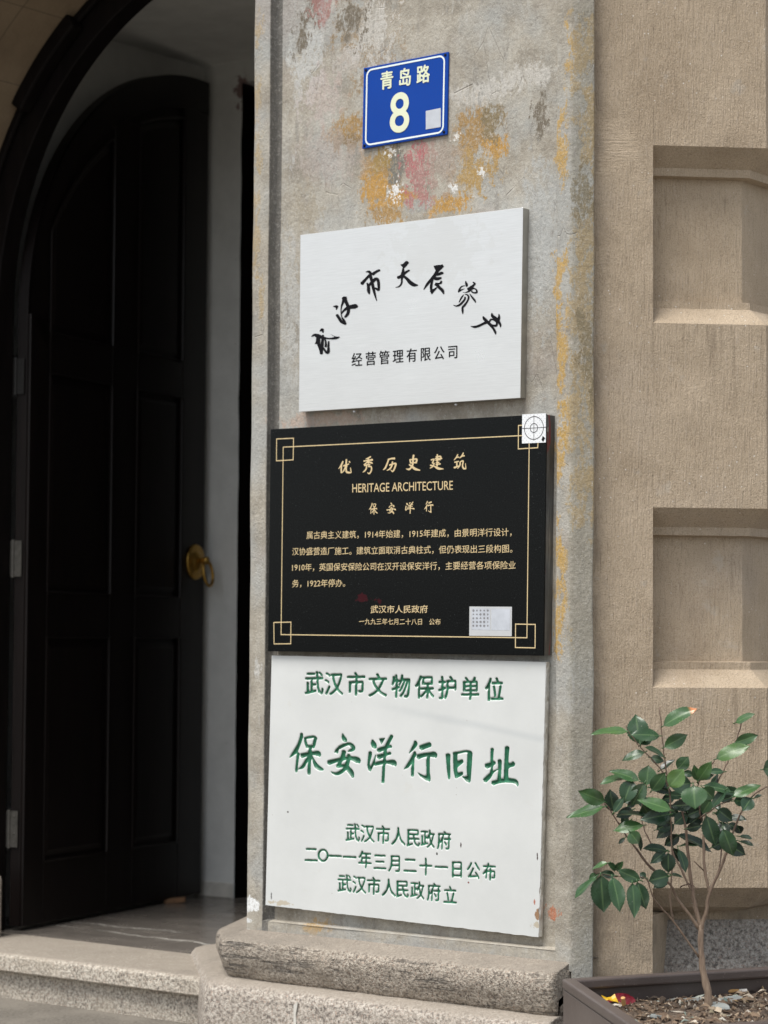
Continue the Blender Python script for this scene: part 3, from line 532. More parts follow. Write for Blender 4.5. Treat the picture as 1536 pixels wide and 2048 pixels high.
# ledge closing the recess above the bottom band, and a lower return under the ragged plaster edge
sh.add([(u_pl - .002, -.001, z_pb), (u_pr + .002, -.001, z_pb), (u_pr + .002, PD + .003, z_pb + .004), (u_pl - .002, PD + .003, z_pb + .004)], [(0, 1, 2, 3)])
k = len(flat_path)
sh.add([(u, d, z) for (u, d, z) in b_.v[:k]] + [(u * .97 + .0015, d + .03, z + .002) for (u, d, z) in b_.v[:k]], [(i, i + 1, k + i + 1, k + i) for i in range(k - 1)])
sh.add([(p[0], p[1], ZT) for p in (full[0], full[-1], cr3)], [(0, 1, 2)])
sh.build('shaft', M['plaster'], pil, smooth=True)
def plinth(o_prof, seed, amp, left, oref):
    """stacked loops around the pillar foot; o_prof = (offset, z)"""
    mb = MB(); loops = []
    for j, (o, z) in enumerate(o_prof):
        r = .022; f_, rr = -o, UR - .004 + max(0, -o); k_ = (o - oref)
        L_ = [(a - k_ * .72, b - k_ * .69) for a, b in left]        # splayed end towards the doorway, far to near
        (xa, ya), (xb, yb_) = L_[-2], L_[-1]; uc = xb + (xa - xb) * (f_ - yb_) / (ya - yb_)
        lpts = L_[:-1] + [(uc, f_)]; p = []
        for q0, q1 in zip(lpts, lpts[1:]): p += lin(q0, q1, 22)[:-1]
        p = [q for q in p if q[1] > f_ + r * .6] + rounded(lpts[-2], (uc, f_), (0, f_), r, 6) + lin((uc + r, f_), (rr - r, f_), 150)[1:-1] + rounded((0, f_), (rr, f_), (rr, .3), r * .7, 6) + lin((rr, f_ + r), (rr, .2), 8)[1:]
        lp = []
        for (u, d) in p:
            q = mnoise.noise((u * 16 + seed, d * 16, z * 30)) * amp + mnoise.noise((u * 55 + seed, d * 55, z * 80)) * amp * .6
            if j == 0: q = 0
            if d < f_ + r * .5: d += q
            else: u += q
            lp.append((u, d, z + q * .4))
        loops.append(lp)
    k = len(loops[0])
    for lp in loops: mb.v += lp
    for j in range(len(loops) - 1):
        for i in range(k - 1): mb.f.append((j * k + i, j * k + i + 1, (j + 1) * k + i + 1, (j + 1) * k + i))
    mb.f.append(tuple(range(k))); mb.f.append(tuple((len(loops) - 1) * k + i for i in range(k))[::-1])
    return mb
zz = lambda z: ZC + z
plinth([(-.03, zz(-.645)), (-.004, zz(-.650)), (.015, zz(-.657)), (.035, zz(-.663)), (.050, zz(-.667)), (.056, zz(-.674)), (.0595, zz(-.684)), (.060, zz(-.697)), (.0575, zz(-.711)), (.053, zz(-.724)), (.048, zz(-.737)), (.043, zz(-.749)), (.037, zz(-.757)), (.022, zz(-.762))], 3, .0036, [(-.64, .30), (-.518, .055), (-.402, -.058)], .058).build('plinth', M['gran_up'], pil, smooth=True, label='upper rough split granite plinth course with dark cracks')
plinth([(0, zz(-.752)), (.05, zz(-.757)), (.070, zz(-.763)), (.080, zz(-.774)), (.083, zz(-.79)), (.084, zz(-.83)), (.084, zz(-.87)), (.084, -.02)], 13, .002, [(-.835, .318), (-.432, -.083)], .083).build('plinth', M['gran_lo'], pil, smooth=True, label='lower grey speckled granite plinth course')
# mortar patch on the lower plinth
mp = [(at_d(588, 2010, -.085)), (at_d(596, 2004, -.085)), (at_d(592, 2030, -.085)), (at_d(593, 2050, -.085)), (at_d(588, 2050, -.085))]
MB().plate(mp, -.0865, -.0835).build('mortar_joint', M['flake'], pil)

# ------------------------------------------------------------------ stone arch round the doorway, frame, vestibule
AC, AZ = -.694, ZC + .878                     # arch centre
RI = .93
def arc(r, a0, a1, n): return [(AC + r * math.cos(a), AZ + r * math.sin(a)) for a in np.linspace(a0, a1, n)]
st = MB(); n = 40; amax = math.acos((UL - .001 - AC) / RI)
A = [(AC - RI, 0)] + arc(RI, math.pi, amax, n); B = [(-3.4, 0)] + [(-3.4 + (UL + 3.4) * max(0, (i - 12) / (n - 13)), AZ + (3.4 - AZ) * min(1, i / 12)) for i in range(n)]
for d in (-.10, .30):
    st.v += [(p[0], d, p[1]) for p in A] + [(p[0], d, p[1]) for p in B]
m_ = len(A)
for i in range(m_ - 1):
    st.f += [(i, i + 1, m_ + i + 1, m_ + i), (2 * m_ + i, 3 * m_ + i, 3 * m_ + i + 1, 2 * m_ + i + 1), (i, 2 * m_ + i, 2 * m_ + i + 1, i + 1), (m_ + i, m_ + i + 1, 3 * m_ + i + 1, 3 * m_ + i)]
sarch = pill('stone_arch', label='shaded tan stone arch curving over the dark doorway at top left', cat='arch')
def arch_stone():
    b = NB('jointed_arch_stone'); n1, n2 = b.noise(7, 5, .65), b.noise(60, 4, .7)
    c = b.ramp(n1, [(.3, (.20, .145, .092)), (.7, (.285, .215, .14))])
    sx, sy, sz = b.sep()
    an = b.math('ARCTAN2', b.math('SUBTRACT', sz, AZ), b.math('SUBTRACT', sx, AC))
    j = b.math('ABSOLUTE', b.math('SUBTRACT', b.math('FRACT', b.math('MULTIPLY_ADD', an, 4.2, .12)), .5))
    c = b.mix(b.step(j, .012, .004, 0, .6), c, (.12, .09, .06)); j2 = b.math('ABSOLUTE', b.math('SUBTRACT', sy, .12)); c = b.mix(b.step(j2, .004, .001, 0, .6), c, (.12, .09, .06))
    return b.out(c, .9, 0, b.bump(n2, .4, .005))
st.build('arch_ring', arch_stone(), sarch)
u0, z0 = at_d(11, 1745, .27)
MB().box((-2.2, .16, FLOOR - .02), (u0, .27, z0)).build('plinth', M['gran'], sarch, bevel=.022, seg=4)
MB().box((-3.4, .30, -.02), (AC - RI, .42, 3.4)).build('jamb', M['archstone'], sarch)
# wall over the opening, behind the arch
ov = MB(); r2 = 1.0
A2 = arc(r2, math.pi, 0, n); B2 = [(-1.9 + 2.36 * i / (n - 1), 3.4) for i in range(n)]
for d in (.302, .42): ov.v += [(p[0], d, p[1]) for p in A2] + [(p[0], d, p[1]) for p in B2]
for i in range(n - 1): ov.f += [(i, i + 1, n + i + 1, n + i), (2 * n + i, 3 * n + i, 3 * n + i + 1, 2 * n + i + 1), (i, 2 * n + i, 2 * n + i + 1, i + 1)]
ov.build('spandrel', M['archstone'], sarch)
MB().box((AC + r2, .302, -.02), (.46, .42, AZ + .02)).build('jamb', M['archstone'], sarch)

fr = pill('door_frame', label='black wooden arched frame lining the doorway', cat='door frame')
def ring(r0, r1, d0, d1, a0, a1, n, legs=0):
    mb = MB(); I, X = arc(r0, a0, a1, n), arc(r1, a0, a1, n)
    if legs: I = [(AC - r0, FLOOR)] + I + [(AC + r0, FLOOR)]; X = [(AC - r1, FLOOR)] + X + [(AC + r1, FLOOR)]
    k = len(I)
    for d in (d0, d1): mb.v += [(p[0], d, p[1]) for p in I] + [(p[0], d, p[1]) for p in X]
    for i in range(k - 1): mb.f += [(i, i + 1, k + i + 1, k + i), (2 * k + i, 3 * k + i, 3 * k + i + 1, 2 * k + i + 1), (i, 2 * k + i, 2 * k + i + 1, i + 1), (k + i, k + i + 1, 3 * k + i + 1, 3 * k + i)]
    mb.f += [(0, k, 3 * k, 2 * k), (k - 1, 3 * k - 1, 4 * k - 1, 2 * k - 1)]; return mb
ring(.84, .999, .302, .362, math.pi, 0, 60, 1).build('arch_lining', M['frame'], fr, bevel=.004)
ring(.905, .929, .285, .301, math.pi, 0, 60, 1).build('moulding', M['frame'], fr, bevel=.006)
def ang(x, y, d): u, z = at_d(x, y, d); return math.atan2(z - AZ, u - AC)
ring(.885, .929, .258, .3005, ang(34, 215, .27), ang(150, 48, .27), 10).build('corner_block', M['frame'], fr, bevel=.006)

ves = pill('vestibule_wall', label='grey whitewashed vestibule wall and ceiling behind the open door leaf', cat='wall')
BD = 1.34
uo, zo = at_d(484, 165, BD); ue, zc = at_d(418, 133, BD); uL = ue - .02
wv = MB()
es = [(uo + .0035 * mnoise.noise((0, 0, z * 9)), z) for z in np.linspace(FLOOR, zo, 60)]
wv.add([(p[0], BD, p[1]) for p in es] + [(uL, BD, p[1]) for p in es] + [(p[0] - .004, BD + .11, p[1]) for p in es],
       [(i, i + 1, 60 + i + 1, 60 + i) for i in range(59)])
MB().box((uo - .07, BD + .004, FLOOR), (uo - .003, BD + .24, zo)).build('dark_reveal_fill', M['frame'], ves)  # added black box that gives the inner opening's reveal its darkness
wv.add([(uL, BD, zo), (.44, BD, zo), (.44, BD, zc), (uL, BD, zc)], [(0, 1, 2, 3)]); wv.add([(uo, BD, zo), (.44, BD, zo), (.44, BD + .11, zo), (uo, BD + .11, zo)], [(0, 1, 2, 3)])
wv.add([(uL, .421, 0), (uL, BD, 0), (uL, BD, zc), (uL, .421, zc)], [(0, 1, 2, 3)])
wv.add([(.44, .421, 0), (.44, BD, 0), (.44, BD, zc), (.44, .421, zc)], [(0, 1, 2, 3)])
wv.build('plastered_wall', M['lime'], ves)
MB().add([(uL, .421, zc), (.44, .421, zc), (.44, BD, zc), (uL, BD, zc)], [(0, 1, 2, 3)]).build('ceiling', M['lime'], ves)
MB().box((uL, BD - .006, FLOOR), (uo - .002, BD - .0005, FLOOR + .045)).build('skirting', M['flake'], ves, bevel=.003)
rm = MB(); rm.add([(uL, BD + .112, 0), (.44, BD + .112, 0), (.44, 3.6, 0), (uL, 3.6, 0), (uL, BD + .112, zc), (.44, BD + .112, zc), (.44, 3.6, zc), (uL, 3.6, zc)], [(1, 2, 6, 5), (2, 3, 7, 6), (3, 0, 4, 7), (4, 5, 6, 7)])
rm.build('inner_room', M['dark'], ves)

# ------------------------------------------------------------------ open door leaf
HX, HD = -1.494, .374
FX, FD = -1.69, 1.30
LL = math.hypot(FX - HX, FD - HD); th = math.atan2(FD - HD, FX - HX)
dv = np.array([math.cos(th), math.sin(th)]); nv = np.array([math.sin(th), -math.cos(th)])     # nv points to the doorway side
Hw = O + eu * HX + ed * HD; ldir = eu * dv[0] + ed * dv[1]; lnor = eu * nv[0] + ed * nv[1]
def leaf_px(x, y, off=0.):
    v = ray(x, y); P0 = Hw + lnor * off; P = v * ((lnor @ P0) / (v @ lnor)); return float((P - Hw) @ ldir), float(P[2] + ZC)
door = empty('door_leaf', (Hw[0], Hw[1], 0), math.atan2(ldir[1], ldir[0]), label='open black panelled door leaf with arched top and brass ring handle', cat='door')
# local axes: x along the leaf, y = left normal; visible face is at -y when nv = -left normal
ln = np.array([-ldir[1], ldir[0], 0]); sgn = 1 if ln @ lnor > 0 else -1
ztop = leaf_px(416, 168)[1]; zsp = AZ
def topz(s, inset=0): q = max(0, 1 - ((LL - s) / (LL - inset)) ** 2); return zsp + (ztop - zsp - inset) * math.sqrt(q) if s > inset else zsp
TH = .032
lf = MB(); N = 40; ss = [LL * (1 - math.cos(math.pi / 2 * i / N)) for i in range(N + 1)]; ss = sorted(set([0] + ss))
zb = FLOOR + .012
base = [(s, topz(s)) for s in ss]
poly = [(0, zb)] + base + [(LL, zb)]
k = len(poly)
yb, yf = -sgn * TH, 0.
lf.add([(p[0], yf, p[1]) for p in poly] + [(p[0], yb, p[1]) for p in poly], [tuple(range(k)), tuple(range(k, 2 * k))[::-1]] + [(i, (i + 1) % k, k + (i + 1) % k, k + i) for i in range(k)])
lf.build('leaf_board', M['wood'], door)
e1 = sgn * .010
def rail(mb, s0, s1, z0, z1, y1=e1): mb.box((s0, min(0, y1) if y1 < 0 else .0002, z0), (s1, y1 if y1 > 0 else -.0002, z1))
sA, sB, sC, sD = leaf_px(85, 1400)[0], leaf_px(211, 1400)[0], leaf_px(262, 1400)[0], leaf_px(352, 1400)[0]
zr = [leaf_px(150, y)[1] for y in (1712, 1275, 1187, 757, 678)]
fm = MB()
rail(fm, 0, sA, zb, zsp - .01); rail(fm, sB, sC, zb, topz(sB) - .07); rail(fm, sD, LL, zb, ztop - .10)
for z0_, z1_ in ((zb, zr[0]), (zr[1], zr[2]), (zr[3], zr[4])):
    rail(fm, sA, sB, z0_, z1_); rail(fm, sC, sD, z0_, z1_)
# arched top rail
tp = [(s, topz(s)) for s in ss]; inn = [(max(s, sA * .9) if s < LL - .02 else s, min(topz(s) - .10, topz(s) - .02)) for s in ss]
kk = len(tp)
fm.add([(p[0], e1, p[1]) for p in tp] + [(p[0], e1, p[1]) for p in inn] + [(p[0], 0, p[1]) for p in inn], [(i, i + 1, kk + i + 1, kk + i) for i in range(kk - 1)] + [(kk + i, kk + i + 1, 2 * kk + i + 1, 2 * kk + i) for i in range(kk - 1)])
fm.build('stile_and_rail_frame', M['wood'], door, bevel=.003)
pz = lambda s_, z_: min(z_, topz(s_) - .105)
pan = [(sA, sB, zr[0], zr[1]), (sC, sD, zr[0], zr[1]), (sA, sB, zr[2], zr[3]), (sC, sD, zr[2], zr[3]), (sA, sB, zr[4], topz(sB) - .13), (sC, sD, zr[4], topz(sD) - .13)]
for s0, s1, z0_, z1_ in pan:
    top_ = [(q_, min(z1_, topz(q_) - .13)) for q_ in np.linspace(s1, s0, 13 if z1_ > zr[4] + .02 else 2)]
    def inn_(t_): return [(s0 + t_, z0_ + t_), (s1 - t_, z0_ + t_)] + [(min(max(a_, s0 + t_), s1 - t_), b_ - t_) for a_, b_ in top_]
    pa, pb = inn_(.012), inn_(.028); m_ = len(pa); pm = MB()
    pm.add([(a_, sgn * .0004, b_) for a_, b_ in pa] + [(a_, sgn * .006, b_) for a_, b_ in pb], [tuple(range(m_, 2 * m_))] + [(i, (i + 1) % m_, m_ + (i + 1) % m_, m_ + i) for i in range(m_)])
    o = pm.build('panel', M['wood'], door)
    pr_ = inn_(0); bd = MB(); bd.tube([(a_, e1, b_) for a_, b_ in pr_ + pr_[:1]], .0045, 6)
    bd.build('moulding', M['wood'], o)
# brass ring handle
hs_, hz = leaf_px(391, 1124, .012)
hb = MB(); yy = lambda q: e1 + sgn * q
hb.lathe([(.001, yy(.020)), (.020, yy(.0195)), (.029, yy(.014)), (.032, yy(.009)), (.038, yy(.0075)), (.047, yy(.0085)), (.052, yy(.006)), (.053, yy(.0005))], 60, (hs_, 0, hz), 'y', lambda a: 1 + .025 * math.cos(24 * a))
hd_ = hb.build('handle', M['brass'], door, smooth=True)
bs = MB().lathe([(.010, yy(.018)), (.008, yy(.028)), (.012, yy(.034)), (.012, yy(.044)), (.006, yy(.049)), (.001, yy(.050))], 20, (hs_, 0, hz + .004), 'y'); bs.build('boss', M['brass'], hd_, smooth=True)
rg = MB(); cz = hz - .034
rg.tube([(hs_ + .0335 * math.sin(t) * .8, yy(.040 + .012 * (1 - math.cos(t)) * .5), cz + .038 * math.cos(t)) for t in np.linspace(0, 2 * math.pi, 41)], .0048, 10, cap=False); rg.build('ring', M['brass'], hd_, smooth=True)
# hinges
for yc, mt, lb in ((748, M['hinge_dark'], 'hinge painted over in black'), (1116, M['nickel'], None), (1660, M['nickel'], None)):
    _, zc_ = leaf_px(30, yc); hh = .048; g = MB()
    nx = -.006                                  # across the gap, in front of the leaf edge
    g.box((-.0045, sgn * -.002, zc_ - hh), (-.002, sgn * -.026, zc_ + hh))
    g.box((-.0046, sgn * .006, zc_ - hh), (-.0022, sgn * .029, zc_ + hh))
    g.tube([(-.005, sgn * .002, zc_ - hh - .003), (-.005, sgn * .002, zc_ + hh + .003)], .0048, 12)
    for q in (-.034, -.012, .012, .034):
        for yv in (-.014, .018): g.lathe([(.0025, -.0048), (.001, -.0062)], 8, (0, sgn * yv, zc_ + q), 'x')
    g.v = [(x - .001, y - sgn * (TH + .004), z) for x, y, z in g.v]
    h_ = g.build('hinge', mt, door)
    if lb: h_['label'] = lb
# wedge holding the door
wp = at_z(350, 1806, FLOOR)
wg = MB(); wg.prism([(-.034, -.014), (.03, -.010), (.034, .012), (-.03, .015)], 0, .015); wo = wg.build('door_wedge', M['oldwood'], None, bevel=.003, label='small splintered wooden wedge on the floor under the black door', cat='wedge')
wo.location = (wp[0], wp[1], FLOOR); wo.rotation_euler = (0, R(-4), R(12))

# ------------------------------------------------------------------ tan banded wall on the right
wall = empty('banded_wall', tuple(CORN), G, label='tan combed stucco wall with deep banded recesses right of the pillar', cat='wall')
WD = .03
uL0 = at_w(1188, 1000, WD)[0] - .06
uR0 = at_w(1306, 700, WD)[0]; uCn = at_w(1533, 800, WD)[0]
zt1, zb1 = at_w(1330, 291, WD)[1], at_w(1330, 646, WD)[1]; zt2, zb2 = at_w(1330, 1015, WD)[1], at_w(1330, 1375, WD)[1]; zt3 = at_w(1360, 1776, WD)[1]
r1, r2_ = .043, .064
prof = [(3.4, 0)]
for t, b_ in ((zt1, zb1), (zt2, zb2)):
    prof += [(t + .0002, 0), (t - .038, r1), (t - .055, r1), (t - .057, r2_), (b_ + .054, r2_), (b_ + .052, r1), (b_ + .037, r1), (b_ - .0002, 0)]
    prof += []
prof += [(zt3, 0), (zt3 - .044, .046), (zt3 - .055, .075), (zt3 - .06, .12), (-.02, .12)]
# densify long runs
dens = []
for (za, ra), (zb_, rb) in zip(prof, prof[1:]):
    m = max(1, int(abs(za - zb_) / .03)); dens += [(za + (zb_ - za) * i / m, ra + (rb - ra) * i / m) for i in range(m)]
dens.append(prof[-1])
wl = MB(); cols = None
for z, r in dens:
    row = [(uR0 + min(r, .06) * .12, WD + r * 0)] if False else []
    ul = uR0 + r * .16 + (.09 * (r / .12) if z < zt3 - .056 else 0) * .45
    uc = uCn - r * .55; ru_, rd_ = float(ed @ wu), float(ed @ wd)
    us = [uR0, ul] + list(np.linspace(ul, uc, 16)[1:]) + list(uc + ru_ * np.array([.02, .05, .1, .4, 2.6]))
    ds = [WD, WD + r] + [WD + r] * 15 + list(WD + r + rd_ * np.array([.02, .05, .1, .4, 2.6]))
    wl.v += [(u + .0012 * mnoise.noise((u * 18, z * 14, 1)), d + .0016 * mnoise.noise((u * 12, z * 12, 5)) * (d < .3), z) for u, d in zip(us, ds)]
    cols = len(us)
for j in range(len(dens) - 1):
    for i in range(cols - 1): a = j * cols + i; wl.f.append((a, a + 1, a + 1 + cols, a + cols))
nz_ = 90; c0 = len(wl.v); uu = list(np.linspace(uL0, uR0, 8))
for z in np.linspace(3.4, -.02, nz_):
    wl.v += [(u, WD + .0016 * mnoise.noise((u * 12, z * 12, 5)) * (u < uR0 - .001) + (0 if u < uR0 - .001 else .0016 * mnoise.noise((u * 12, z * 12, 5))), z) for u in uu]
for j in range(nz_ - 1):
    for i in range(7): a = c0 + j * 8 + i; wl.f.append((a, a + 1, a + 9, a + 8))
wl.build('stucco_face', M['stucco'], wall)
# sloping granite slab closing the foot of the lowest recess
g0, g1 = uR0 + .008, uCn + .2
zg = zt3 - .078
MB().add([(g0, WD + .115, zg), (g1, WD + .115, zg), (g1, WD + .03, -.02), (g0, WD + .03, -.02)], [(0, 1, 2, 3)]).build('granite_slab', M['gran_wall'], wall)

# ================================================================== SIGNS ON THE PILLAR
def sign_root(name, px, d, **k):
    u, z = at_d(*px, d); o = pill(name, (0, 0, 0), **k); return o
def frame_bar(fl, p, q, t):                    # a thin bar between two (u,z) points
    p, q = np.array(p), np.array(q); e_ = (q - p) / np.linalg.norm(q - p); n_ = np.array([-e_[1], e_[0]]) * t / 2
    fl.add([p - n_ - e_ * t / 2, q - n_ + e_ * t / 2, q + n_ + e_ * t / 2, p + n_ - e_ * t / 2], [(0, 1, 2), (0, 2, 3)])

# --- blue house number plate
BD_ = PD - .006
bl = pill('house_number_plate', label='blue enamel street plate with white border, three characters and number 8', cat='street sign')
TL, TR, BR, BL = [at_d(x, y, BD_) for x, y in ((727, 136), (897, 103), (894, 269), (724, 298))]
MB().plate([BL, BR, TR, TL], BD_, PD - .0015).build('plate', M['blue'], bl, bevel=.0015)
def bil(s, t): P = [np.array(p) for p in (BL, BR, TR, TL)]; return (P[0] * (1 - s) + P[1] * s) * (1 - t) + (P[3] * (1 - s) + P[2] * s) * t
fb = Flat(); W_, H_ = .231, .18
iu0, iu1, iv0, iv1, rad = .045, .955, .055, .945, .06
path = []
for cx, cy, a0 in ((iu1 - rad, iv1 - rad, 0), (iu0 + rad, iv1 - rad, 90), (iu0 + rad, iv0 + rad, 180), (iu1 - rad, iv0 + rad, 270)):
    path += [bil(cx + rad * math.cos(R(a0 + t)), cy + rad * math.sin(R(a0 + t)) * W_ / H_) for t in range(0, 91, 15)]
path.append(path[0]); P_ = np.array(path); T_ = np.gradient(P_, axis=0); T_[0] = T_[-1] = P_[1] - P_[-2]; T_ /= np.linalg.norm(T_, axis=1)[:, None]; N_ = np.c_[-T_[:, 1], T_[:, 0]] * .0019; kk = len(P_)
fb.add(list(P_ + N_) + list(P_ - N_), [t for i in range(kk - 1) for t in ((i, i + 1, kk + i + 1), (i, kk + i + 1, kk + i))])
fb.build('border_line', M['white'], bl, BD_)
ft = Flat(); ft.chars('青岛路', [(774.3, 160.5), (810.2, 154.8), (846.8, 148.6)], 25, 35, BD_, .030); ft.build('lettering', M['cream'], bl, BD_, lift=.001)
fn = Flat(); fn.chars('8', [(799.6, 225)], 47, 80, BD_, .0); 
v8, f8 = glyphs('8', .012, 8); q8 = v8 - (v8.max(0) + v8.min(0)) / 2; q8 = q8 / (v8.max(0) - v8.min(0)); fn = Flat(); u8, z8 = at_d(799.6, 225, BD_); w8 = at_d(819.0, 225, BD_)[0] - at_d(780.2, 225, BD_)[0]; h8 = at_d(799, 184.5, BD_)[1] - at_d(799, 265, BD_)[1]
fn.add(np.c_[u8 + q8[:, 0] * w8, z8 + q8[:, 1] * h8], f8); fn.build('number', M['cream'], bl, BD_, lift=.001)
fq = Flat(); fq.add([at_d(852, 222, BD_), at_d(882, 216, BD_), at_d(882, 254, BD_), at_d(852, 259, BD_)], [(0, 1, 2), (0, 2, 3)]); fq.build('sticker', M['palegrey'], bl, BD_, lift=.0008)
for s, t in ((.03, .965), (.965, .965), (.965, .035), (.03, .035)):
    p = bil(s, t); MB().lathe([(.0032, BD_), (.003, BD_ - .0012), (.001, BD_ - .002)], 12, (p[0], 0, p[1]), 'y').build('rivet', M['ink'], bl)

# --- brushed steel company plate
MD = 0.
mt = pill('steel_company_plate', label='brushed steel box plate with black brush characters set in an arc', cat='sign')
c4 = [at_d(x, y, MD) for x, y in ((597.5, 824), (1040.5, 796), (1046, 414.5), (600.5, 470))]
MB().plate(c4, MD, MD + .0015).build('plate', M['steel'], mt, bevel=.001)
c4i = [(p[0] + (.0006 if i in (0, 3) else -.0006), p[1] + (.0006 if i < 2 else -.0006)) for i, p in enumerate(c4)]
MB().plate(c4i, MD + .0016, PD + .001).build('folded_edge', M['steel_edge'], mt, bevel=.0008)
cal = Flat(); cal.strokes(CALL_D, (615, 520), 9.6, MD, fat=1.22); cal.strokes(CALL_E, (770, 500), 1536 / 130, MD, fat=1.15); cal.strokes(CALL_F, (900, 550), 12.8, MD, fat=1.22); cal.build('lettering', M['ink'], mt, MD, label='black brush calligraphy in an arc')
sub = Flat(); s8 = '经营管理有限公司'
sub.chars(s8, [(714 + (905.8 - 714) * i / 7, 719.5 + (704.0 - 719.5) * i / 7) for i in range(8)], 20.5, 27, MD, .010); sub.build('lettering', M['ink'], mt, MD, label='thin black company line below the arc')
for x, y in ((709, 822.5), (912, 808.5)):
    u, z = at_d(x, y, MD + .012); MB().lathe([(.0035, z + .001), (.0035, z - .002), (.001, z - .0035)], 10, (u, MD + .012, 0), 'z').build('screw', M['label'], mt)

# --- black granite heritage plaque
KD = PD - .0325
kb = pill('granite_heritage_plaque', label='polished black granite plaque with gold border, heading and text', cat='plaque')
kc = [at_d(x, y, KD) for x, y in ((535.5, 1302.5), (1087, 1311.5), (1093, 828), (541, 858.5))]
MB().plate(kc, KD, KD + .004).build('slab', M['bgran'], kb, bevel=.0012)
MB().plate([(p[0] + (.0008 if i in (0, 3) else -.0008), p[1] + (.0008 if i < 2 else -.0008)) for i, p in enumerate(kc)], KD + .0041, PD + .001).build('slab_edge', M['bedge'], kb, bevel=.001)
Z4 = lambda x, y: at_d(520 + x / 2.518, 820 + y / 2.518, KD)
gb = Flat(); tk = .0021
cs = [Z4(118, 187), Z4(1357, 127), Z4(1345, 1147), Z4(107, 1131)]
for i in range(4): frame_bar(gb, cs[i], cs[(i + 1) % 4], tk)
for q in (((85, 146), (170, 142), (168, 251), (84, 256)), ((1303, 78), (1406, 73), (1400, 190), (1302, 196)), ((1288, 1078), (1387, 1080), (1386, 1198), (1287, 1196)), ((71, 1070), (157, 1068), (156, 1177), (72, 1178))):
    P4 = [Z4(*p) for p in q]
    for i in range(4): frame_bar(gb, P4[i], P4[(i + 1) % 4], tk)
gb.lay = [(i // 4) % 12 for i in range(len(gb.v))]
gb.build('border', M['gold'], kb, KD)
tl = Flat(); tl.strokes(TIT_G, (670, 895), 1536 / 140, KD, fat=1.2); tl.strokes(TIT_H, (805, 890), 1536 / 140, KD, fat=1.2); tl.build('lettering', M['gold'], kb, KD, label='large gold brush heading')
Lx = lambda v: 520 + v / 2.518
Ly = lambda v: 820 + v / 2.518
t2 = Flat(); t2.line('HERITAGE ARCHITECTURE', Lx(466), Lx(972), Ly(394), Ly(379), 44 / 2.518, KD, .003); t2.build('lettering', M['gold'], kb, KD, label='gold Latin capitals under the heading')
t3 = Flat()
for sts, org, bx, cxy in ((BAO, 0, (80, 740, 150, 965), (572, 497)), (AN, 0, (815, 1435, 160, 1025), (662, 495)), (YANG, 1, (140, 685, 195, 1115), (755, 492)), (XING, 1, (835, 1460, 305, 1085), (850, 488))):
    sx_, sy_ = 46 / (bx[1] - bx[0]), 60 / (bx[3] - bx[2])
    t3.strokes(sts, (520, 820), 2.518, KD, xf=lambda a, b2, bx=bx, c=cxy, kx=sx_, ky=sy_: (c[0] + (a - (bx[0] + bx[1]) / 2) * kx, c[1] + (b2 - (bx[2] + bx[3]) / 2) * ky))
t3.build('lettering', M['gold'], kb, KD, label='gold brush name line')
for body, x0, x1, y0, y1 in (('属古典主义建筑，1914年始建，1915年建成，由景明洋行设计，', 235, 1268, 631, 615), ('汉协盛营造厂施工。建筑立面取消古典柱式，但仍表现出三段构图。', 163, 1272, 713, 698), ('1910年，英国保安保险公司在汉开设保安洋行，主要经营各项保险业', 163, 1288, 793, 781), ('务，1922年停办。', 163, 430, 874, 871)):
    t4 = Flat(); t4.line(body, Lx(x0), Lx(x1), Ly(y0), Ly(y1), 38 / 2.518, KD, .003, .07); t4.build('lettering', M['gold'], kb, KD)
t5 = Flat(); t5.line('武汉市人民政府', Lx(558), Lx(845), Ly(1004), Ly(1003), 38 / 2.518, KD, .010, .07); t5.build('lettering', M['gold'], kb, KD)
t5 = Flat(); t5.line('一九九三年七月二十八日　公布', Lx(500), Lx(910), Ly(1065), Ly(1067), 31 / 2.518, KD, .006, .07); t5.build('lettering', M['gold'], kb, KD)
def quad(fl, pts): fl.add(pts, [(0, 1, 2), (0, 2, 3)])
# survey target sticker
tg = Flat(); TG = [at_d(x, y, KD) for x, y in ((1045, 829), (1092.6, 826.5), (1092.2, 885), (1044.5, 887))]
quad(tg, TG); tgo = tg.build('target_sticker', M['paper'], kb, KD, lift=.0011)
tp_ = Flat(); ctr = np.array(at_d(1068.5, 856, KD)); ru = TG[1][0] - TG[0][0]
for rr in (.155, .40):
    ps = [ctr + ru * rr * np.array([math.cos(t), math.sin(t)]) for t in np.linspace(0, 2 * math.pi, 41)]
    for i in range(40): frame_bar(tp_, ps[i], ps[i + 1], .0013)
frame_bar(tp_, ctr + [-ru * .49, 0], ctr + [ru * .49, 0], .0011); frame_bar(tp_, ctr + [0, -ru * .44], ctr + [0, ru * .44], .0011)
tp_.add([at_d(1086, 872, KD), at_d(1091, 876, KD), at_d(1087, 884, KD), at_d(1084, 880, KD)], [(0, 1, 2), (0, 2, 3)])
tp_.lay = [(i // 4) % 2 for i in range(len(tp_.v))]; tp_.build('target_print', M['ink'], tgo, KD, lift=.0014)
dots = Flat()
for i in range(13):
    for j in range(14):
        if (i + j) % 2 == 0:
            p = np.array(TG[0]) + np.array([ru * (i + .5) / 13, -(TG[0][1] - TG[3][1]) * (j + .5) / 14]); s_ = .0011
            quad(dots, [p + [-s_, 0], p + [0, -s_], p + [s_, 0], p + [0, s_]])
dots.build('dot_pattern', M['palegrey'], tgo, KD, lift=.00125)
lb = Flat(); q4 = [at_d(x, y, KD) for x, y in ((939.5, 1213), (1024.5, 1213.5), (1024, 1272.5), (939, 1271.5))]; quad(lb, q4); lbo = lb.build('sticker', M['label'], kb, KD, lift=.0011, label='silver rectangular code label')
lw = Flat()
